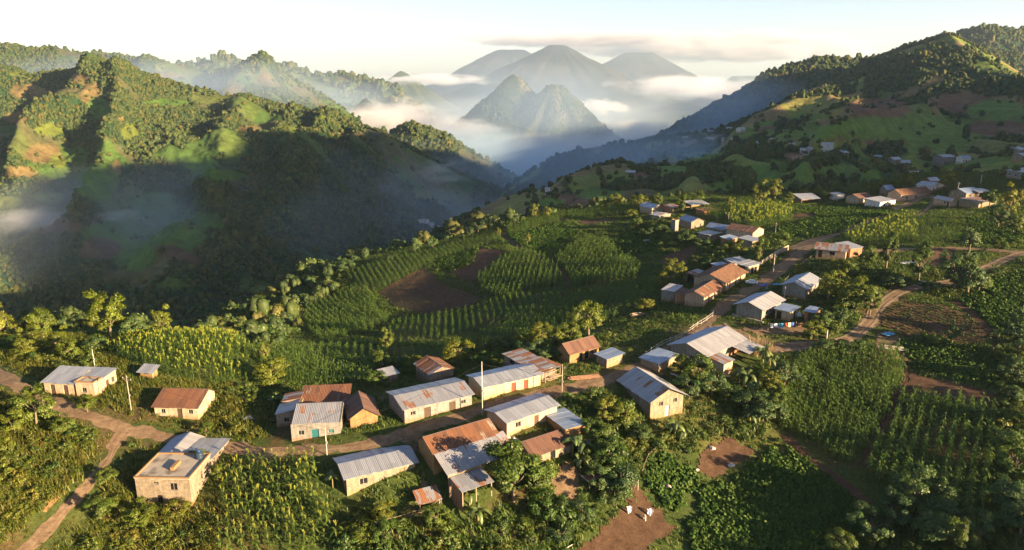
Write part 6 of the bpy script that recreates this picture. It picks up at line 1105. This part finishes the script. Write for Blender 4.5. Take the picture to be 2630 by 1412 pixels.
# white cloths hung over stakes in the lower plot
M_CLOTH = paint('white_cloth', (.62,.64,.68), .9); M_CLOTH2 = paint('cream_cloth', (.50,.47,.36), .9)
def cloth(px, py, h, w, mat, label, seed, lean=.3):
    g = np.random.default_rng(seed); b = P(px, py); n, mr = 13, 9; V = []; Fq = []
    for j in range(mr):
        t = j/(mr-1)-.5
        for i in range(n):
            s = (i/(n-1)-.5)*2; dr = abs(s)**1.6*(h*(.8+.25*math.sin(t*5+seed)) if s > 0 else h*(.42+.2*math.cos(t*4+seed)))
            V.append((t*w*(1-.3*abs(s))+.10*math.sin(s*4+seed)+lean*max(s, 0)*.5, s*.26+.06*math.sin(t*11+s*3), h-dr+.05*math.cos(t*7)))
    for j in range(mr-1):
        for i in range(n-1): Fq.append((j*n+i, j*n+i+1, (j+1)*n+i+1, (j+1)*n+i))
    N = len(V); V2 = [(x, y, z-.03) for x, y, z in V]; Fq += [tuple(N+k for k in f[::-1]) for f in Fq]
    e = tag(empty('draped_cloth', b, g.uniform(-.5, .5)+math.pi), label, 'cloth', 'cloths draped in the lower plot'); MB().add(V+V2, Fq).build('cloth', mat, e, True)
    for x in (-w*.4, w*.4): MB().tube([(x,0,-.2),(x,0,h*.97)], .03, 5).build('stake', M_POST, e)
cloth(1617,1318,1.15,.7,M_CLOTH,'single white cloth draped over a stake apart from the others',1); cloth(1670,1322,1.05,.85,M_CLOTH,'white cloth heaped on a stake beside a cream one',2); cloth(1655,1338,.8,.6,M_CLOTH2,'cream cloth hanging low next to the white heap',3,-.4)
def sheet_thing(name, px, py, w, d, mat, label, cat, z=.25, rz=0., tilt=.1, legs=False, th=.04):
    b = P(px, py); e = tag(empty(name, b, rz), label, cat); n = 6; V = [(-w/2+w*i/n, -d/2+d*j/n, z+tilt*(i/n-.5)*w+.07*math.sin(i*2.1+j*1.3)) for j in range(n+1) for i in range(n+1)]; V2 = [(x, y, zz-th) for x, y, zz in V]; N = len(V)
    fs = [(j*(n+1)+i, j*(n+1)+i+1, (j+1)*(n+1)+i+1, (j+1)*(n+1)+i) for j in range(n) for i in range(n)]; fs += [tuple(N+k for k in f[::-1]) for f in fs]
    rim = [i for i in range(n+1)]+[j*(n+1)+n for j in range(1, n+1)]+[n*(n+1)+i for i in range(n-1, -1, -1)]+[j*(n+1) for j in range(n-1, 0, -1)]; fs += [(rim[k], N+rim[k], N+rim[(k+1) % len(rim)], rim[(k+1) % len(rim)]) for k in range(len(rim))]
    MB().add(V+V2, fs, [(v[0]+3, v[1]+3) for v in V]*2).build('sheet', mat, e)
    if legs:
        for x in (-w*.42, w*.42):
            for y in (-d*.42, d*.42): MB().tube([(x,y,-.3),(x,y,z+tilt*x-.05)], .045, 5).build('post', M_POST, e)
    return e
BLUE_T = paint('blue_tarp', (.08,.27,.42), .6); BLUE2 = paint('deep_blue_tarp', (.08,.16,.45), .6); WHITE_P = paint('white_plastic', (.60,.62,.66), .6)
sheet_thing('tarp', 2281,863,2.0,1.6,BLUE_T,'bright blue tarp spread in the brown yard by the track','tarp',.5,.3,.12)
sheet_thing('tarp', 1960,735,1.9,1.1,BLUE2,'deep blue tarp lying beside the road opposite the tiled row house','tarp',.35,.4); sheet_thing('tarp', 1994,738,1.9,1.3,BLUE_T,'light blue tarp under the eave of the pale blue-roofed grey house','tarp',.8,-.2)
sheet_thing('roof_sheet', 1523,1248,3.2,2.2,METAL('patchy',3),'ragged rust and white sheet roof on thin legs in the shady yard','sheet roof',1.5,.5,.15,True)
sheet_thing('roof_sheet', 2130,832,2.6,1.2,METAL('clean',4),'thin bright metal sheet lying beside the brick shed','metal sheet',.6,-.4,.1); sheet_thing('roof_sheet', 707,1032,2.2,1.6,METAL('white',3),'low pale slab table standing in grass by the courtyard house','slab table',.8,.1,.05,True)
sheet_thing('roof_sheet', 1855,968,3.0,.5,METAL('white',2),'narrow metal strip lying below the large pale-roofed house','metal strip',.3,-.5,.1); sheet_thing('roof_sheet', 1738,985,1.9,2.0,W_CONC,'tilted concrete slab shelter among dark bushes','slab shelter',1.6,.5,-.45,True,.12)
sheet_thing('panel', 770,1122,2.2,.2,METAL('white',1),'white sheet gate standing against the courtyard house','gate',.9,.1,0,False,1.6)
sheet_thing('laundry', 2323,679,2.0,1.2,WHITE_P,'white plastic sheet lying under the slender trees','sheet',.5,.2,.1); sheet_thing('laundry', 2345,682,1.0,1.8,WHITE_P,'white cloth heap against the tall round tree','cloth',.9,.3,.3)
sheet_thing('boards', 2170,700,3.2,1.6,METAL('worn',4),'low pale sheet pile in the bushes below the crossroads house','sheet pile',.9,-.1,.1,True); sheet_thing('boards', 1660,620,2.2,.9,METAL('white',4),'pale scrap sheet below the dull grey shed','scrap sheet',.5,.1); sheet_thing('boards', 2490,548,2.4,.5,METAL('white',6),'white scrap sheet in grass under the rust brown shack','scrap sheet',.4,.1)
M_STONE = rough_mat('pale_stone', (.34,.30,.25), (.50,.45,.38), 3, .9); M_STONEP = rough_mat('pinkish_stone', (.42,.28,.22), (.55,.40,.32), 3, .9)
def rock(px, py, s, mat, label, seed, name='boulder', sq=.8):
    b = P(px, py); bm = bmesh.new(); bmesh.ops.create_icosphere(bm, subdivisions=3, radius=1.0); co = np.array([v.co for v in bm.verts]); k = 1+.42*(fbm(co[:, 0]*1.6+seed*3, co[:, 1]*1.6+co[:, 2]*1.4, seed, 3)-.5)*2
    for v, f in zip(bm.verts, k): v.co = v.co*float(f)
    me = bpy.data.meshes.new(name); bm.to_mesh(me); bm.free(); me.polygons.foreach_set('use_smooth', np.ones(len(me.polygons), bool)); o = link(name, me, mat); o.location = (b[0], b[1], b[2]+s*sq*.45); o.scale = (s, s*.85, s*sq); o.rotation_euler = (0, 0, seed); tag(o, label, 'stone')
rock(1305,1135,.62,M_STONE,'pale boulder beside the pinkish block house, nearer its corner',1); rock(1322,1138,.66,M_STONE,'pale boulder right beside the small yellow shrub near the pinkish house',2); rock(1829,1156,.55,M_STONE,'whitish stone in the upper part of the bare soil pen',3,sq=.5); rock(1877,1200,.62,M_STONE,'flat whitish stone in the lower part of the bare soil pen',4,sq=.4)
rock(1716,1258,.55,M_STONEP,'pinkish boulder among leafy crops beside the lower bare plot',5); rock(1763,1160,.4,M_STONE,'small pale stone on the rim of the bare soil pen',6); rock(1790,1210,.35,M_STONE,'small pale stone at the low corner of the bare soil pen',7); rock(1367,1392,.42,WHITE_P,'white rounded sack near the lower edge of the scrub',8,'sack',.8); rock(1488,1292,.62,WHITE_P,'bluish white basin shape in the shady yard',9,'basin',.25)
rock(1838,690,.4,WHITE_P,'white sack beside the low white-roofed shed',10,'sack'); rock(2052,812,.8,WHITE_P,'white water drum between cream annex and brick shed',11,'drum',.7)
rock(640,1082,1.0,M_STONE,'ruined stone heap in the grass beside the courtyard house',12,'stone_heap',.6); rock(1660,1008,.6,M_STEEL,'scrap heap under the porch of the tall gabled block house',13,'scrap_heap',.7)
lp = P(2008,846); e = tag(empty('laundry_line', lp, math.radians(8)), 'line of white, blue and red washing in the yard below the plinth house', 'laundry')
for x in (-3.2, 3.2): MB().tube([(x,0,-.3),(x,0,1.7)], .05, 6).build('post', M_POST, e)
MB().tube([(-3.2,0,1.62),(0,0,1.45),(3.2,0,1.62)], .02, 4).build('line', M_WIRE, e)
for k, (x, w, hh, m) in enumerate(((-2.4,.7,1.0,WHITE_P),(-1.4,.8,.9,M_CLOTH),(-.3,1.0,1.1,BLUE_T),(.9,.6,.8,D_RED),(1.7,.7,1.0,M_CLOTH2),(2.5,.5,.8,BLUE2))):
    q = MB(); n = 5
    for i in range(n):
        a0, a1 = x-w/2+w*i/n, x-w/2+w*(i+1)/n; y0, y1 = .05*math.sin(i*2.2), .05*math.sin((i+1)*2.2); q.slab((a0,y0-.02,1.5-.01*i),(a1,y1-.02,1.5-.01*(i+1)),(a1,y1+.02,1.5-.01*(i+1)),(a0,y0+.02,1.5-.01*i), hh)
    q.build('cloth', m, e)
# brick pile and timber
def pile(px, py, L, w, h, n, mat, label, cat, name, rz):
    b = P(px, py); e = tag(empty(name, b, rz), label, cat); g = np.random.default_rng(int(px)); mb = MB()
    for k in range(n):
        y = g.uniform(-w/2, w/2); z = g.uniform(.05, h)*(1-abs(y)/w); x = g.uniform(-.25, .25)*L; mb.tube([(x-L*.4,y,z),(x+L*.4,y+g.uniform(-.1,.1),z+g.uniform(-.05,.05))], .07, 5)
    mb.build('timber', mat, e)
pile(1640,812,3.4,1.6,1.1,46,M_POST,'stack of brown firewood logs in the grass above the lane','firewood','firewood_stack',.35); pile(1500,972,5.0,1.2,.5,40,rough_mat('brick_rubble', (.14,.075,.045), (.24,.14,.09), 3, .9),'long low reddish pile beside the road','rubble pile','rubble_pile',.2); pile(2180,905,4.0,1.2,.4,16,M_POSTW,'loose pale timber near the tall corn field','timber','timber_pile',-.1)
pile(1480,1395,3.4,.3,.2,3,M_POSTW,'fallen pale pole at the lower edge of the scrub','pole','fallen_pole',.7); pile(1415,975,3,2.4,1.8,24,M_POST,'tangle of bent poles beside the collapsed frame','poles','pole_tangle',.6); pile(2290,898,4.2,1.6,.9,30,M_POSTW,'pale brushwood heap at the corner of the tall corn field','brushwood','brushwood_heap',-.3)
# the white car
def car(px, py, rz, label, name, bodym, s=1.0):
    b = P(px, py); e = tag(empty(name, b, rz), label, 'car'); e.scale = (s, s, s); prof = [(-2.1,.35),(-2.12,.75),(-1.95,.95),(-1.2,1.02),(-.75,1.45),(.95,1.48),(1.6,1.0),(2.05,.9),(2.1,.35)]; V = []
    for y, kx in ((-.82,1),(-.72,.97),(.72,.97),(.82,1)):
        for x, z in prof: V.append((x, y if z < 1.1 else y*.86, z))
    n = len(prof); order = [0,1,2,3]; fs = []
    for a, c in ((0,1),(1,2),(2,3)):
        for i in range(n-1): fs.append((a*n+i, a*n+i+1, c*n+i+1, c*n+i))
        fs.append((a*n+n-1, a*n, c*n, c*n+n-1))
    fs += [tuple(range(n))[::-1], tuple(range(3*n, 4*n))]; MB().add(V, fs).build('body', bodym, e, False)
    g = MB(); 
    for sy in (-1, 1): g.add([(-1.05,sy*.80,1.06),(1.2,sy*.80,1.06),(.8,sy*.735,1.40),(-.68,sy*.735,1.38)], [(0,1,2,3) if sy < 0 else (3,2,1,0)])
    g.add([(-1.22,-.62,1.05),(-1.22,.62,1.05),(-.82,.58,1.42),(-.82,-.58,1.42)], [(3,2,1,0)]); g.add([(1.60,-.62,1.06),(1.60,.62,1.06),(1.06,.58,1.46),(1.06,-.58,1.46)], [(0,1,2,3)]); g.build('glass', M_PANE, e)
    for x in (-1.35, 1.35):
        for y in (-.8, .8):
            t = MB(); vs = []; 
            for yy in (y-.1, y+.1): vs += [(x+.33*math.cos(a*.5236), yy, .33+.33*math.sin(a*.5236)) for a in range(12)]
            t.add(vs, [(i, (i+1) % 12, 12+(i+1) % 12, 12+i) for i in range(12)]+[tuple(range(12))[::-1], tuple(range(12, 24))]); w = t.build('wheel', M_WIRE, e); r = MB(); yy = y+(.115 if y > 0 else -.115); r.add([(x+.2*math.cos(a*.7854), yy, .33+.2*math.sin(a*.7854)) for a in range(8)], [tuple(range(8)) if y < 0 else tuple(range(8))[::-1]]); r.build('rim', M_STEEL, w)
    for y in (-.6, .6): MB().box(-2.14, -2.10, y-.15, y+.15, .68, .82).build('headlight', WHITE_P, e)
car(1930,730,-.35,'white car parked on the grass beside the clay-tiled row house','parked_car',paint('white_car_paint',(.66,.68,.72),.35),.72)
car(2372,732,.35,'small dark car with white roof on the bend of the upper track','parked_car',paint('dark_car_paint',(.05,.055,.06),.35),.6)
# ------------------------------------------------------------------ air: haze box and fog banks
HAZE_D, HAZE_C = 0.000045, (.62,.80,1.0)
def haze_mat(d, c, an=.3):
    m = bpy.data.materials.new('haze'); m.use_nodes = True; nt = m.node_tree; nt.nodes.remove(nt.nodes['Principled BSDF'])
    v = nt.nodes.new('ShaderNodeVolumePrincipled'); v.inputs['Density'].default_value = d; v.inputs['Color'].default_value = (*c, 1); v.inputs['Anisotropy'].default_value = an
    nt.links.new(v.outputs[0], nt.nodes['Material Output'].inputs['Volume']); return m
hz = MB().box(-6400, 6400, -420, 20000, -402, 680).build('haze', haze_mat(HAZE_D, HAZE_C)); tag(hz, kind='stuff')
def fog_mat(dens, scale, seed, col=(1,1,1), edge=.55, thr=.38):
    m = bpy.data.materials.new('fog'); m.use_nodes = True; nt = m.node_tree; nt.nodes.remove(nt.nodes['Principled BSDF'])
    v = nt.nodes.new('ShaderNodeVolumePrincipled'); v.inputs['Color'].default_value = (*col, 1); v.inputs['Anisotropy'].default_value = .2
    tc = nt.nodes.new('ShaderNodeTexCoord').outputs['Object']
    ln = nt.nodes.new('ShaderNodeVectorMath'); ln.operation = 'LENGTH'; nt.links.new(tc, ln.inputs[0])
    mp = nt.nodes.new('ShaderNodeMapping'); mp.inputs['Location'].default_value = (seed*3.1, seed*1.7, seed*.9); mp.inputs['Scale'].default_value = scale; nt.links.new(tc, mp.inputs[0])
    n = noise_n(nt, mp.outputs[0], 1.0, 5, .6)
    fall = math_n(nt, 'SUBTRACT', 1.0, ln.outputs['Value'])
    x = math_n(nt, 'MULTIPLY_ADD', fall, edge, math_n(nt, 'SUBTRACT', n, thr+edge*.5))
    x = math_n(nt, 'MULTIPLY', math_n(nt, 'MAXIMUM', x, 0.0), dens*6)
    x = math_n(nt, 'MULTIPLY', x, math_n(nt, 'MINIMUM', math_n(nt, 'MULTIPLY', math_n(nt, 'MAXIMUM', fall, 0.0), 4.0), 1.0))
    nt.links.new(x, v.inputs['Density']); nt.links.new(v.outputs[0], nt.nodes['Material Output'].inputs['Volume']); return m
def fog(px, py, Y, wpx, hpx, depth, dens, scale, seed, name='fog', col=(1,1,1), edge=.55, thr=.38):
    c = at_y(px, py, Y); k = Y/F_PX
    bm = bmesh.new(); bmesh.ops.create_icosphere(bm, subdivisions=3, radius=1.0); me = bpy.data.meshes.new(name); bm.to_mesh(me); bm.free()
    o = link(name, me, fog_mat(dens, scale, seed, col, edge, thr)); o.location = c; o.scale = (wpx*k/2, depth/2, hpx*k/2); tag(o, kind='stuff'); return o
fog(1010,300,2350,420,120,700,.006,(2.6,1.5,1.6),1)
fog(1130,330,2600,380,90,600,.005,(2.4,1.5,1.6),2)
fog(1120,205,7500,480,44,1500,.0022,(4,1.5,1.3),3,edge=.7,thr=.4,col=(.9,.94,1.0))
fog(1800,225,7000,640,100,2500,.0012,(4,1.5,1.6),4,edge=.7,thr=.4,col=(.9,.92,.97))
fog(1640,345,2100,280,110,500,.005,(2.4,1.5,1.6),5)
fog(1420,385,2100,560,120,600,.0022,(2.2,1.5,1.4),6,edge=.8,thr=.3)
fog(1090,440,1080,300,90,160,.007,(2.2,1.2,1.6),7)
fog(70,565,760,300,90,120,.007,(2.2,1.2,1.6),8)
fog(310,552,740,160,50,60,.007,(2.2,1.2,1.6),9)
fog(1540,275,4200,180,60,700,.004,(2.2,1.2,1.2),10)
fog(1380,300,5500,1500,170,3500,.00022,(3,1.5,1.3),11,edge=.9,thr=.33,col=(.75,.88,1.0))
fog(900,500,900,420,150,220,.0022,(2.0,1.2,1.6),12,edge=.7,thr=.32)
fog(1180,470,1500,1000,380,1000,.0022,(2.2,1.2,1.4),13,edge=1.1,thr=.2,col=(.62,.82,1.0))
# blue morning mist lying in the shaded valley
fog(600,610,900,2100,560,660,.0017,(1.5,1,1),15,edge=1.2,thr=.1,col=(.72,.86,1.0))
fog(1750,430,1000,1500,260,620,.0009,(1.5,1,1),16,edge=1.2,thr=.1,col=(.55,.77,1.0))
fog(1880,300,1470,620,300,220,.0013,(1.5,1,1),17,edge=1.2,thr=.1,col=(.55,.77,1.0))
fog(420,230,1620,1500,230,300,.0011,(1.5,1,1),18,edge=1.2,thr=.1,col=(.62,.80,1.0))
fog(760,290,2500,900,260,700,.0006,(1.5,1,1),19,edge=1.2,thr=.1,col=(.62,.80,1.0))
fog(1370,290,2250,900,330,500,.0006,(1.5,1,1),20,edge=1.2,thr=.1,col=(.58,.77,1.0))
fog(1010,430,1180,420,120,240,.0045,(2.6,1.4,2.0),23,edge=.5,thr=.42)
fog(960,300,2100,260,90,300,.005,(2.6,1.4,2.0),24,edge=.5,thr=.40)
# high stratus above the volcanoes, outside the haze
fog(1470,100,15500,800,56,2500,.0026,(4.5,1.2,1.2),21,'cloud',edge=.7,thr=.36,col=(.80,.77,.80))
fog(1850,120,17000,1150,110,2500,.0030,(6,1.5,2.6),22,'cloud',edge=.8,thr=.33,col=(.82,.79,.81))
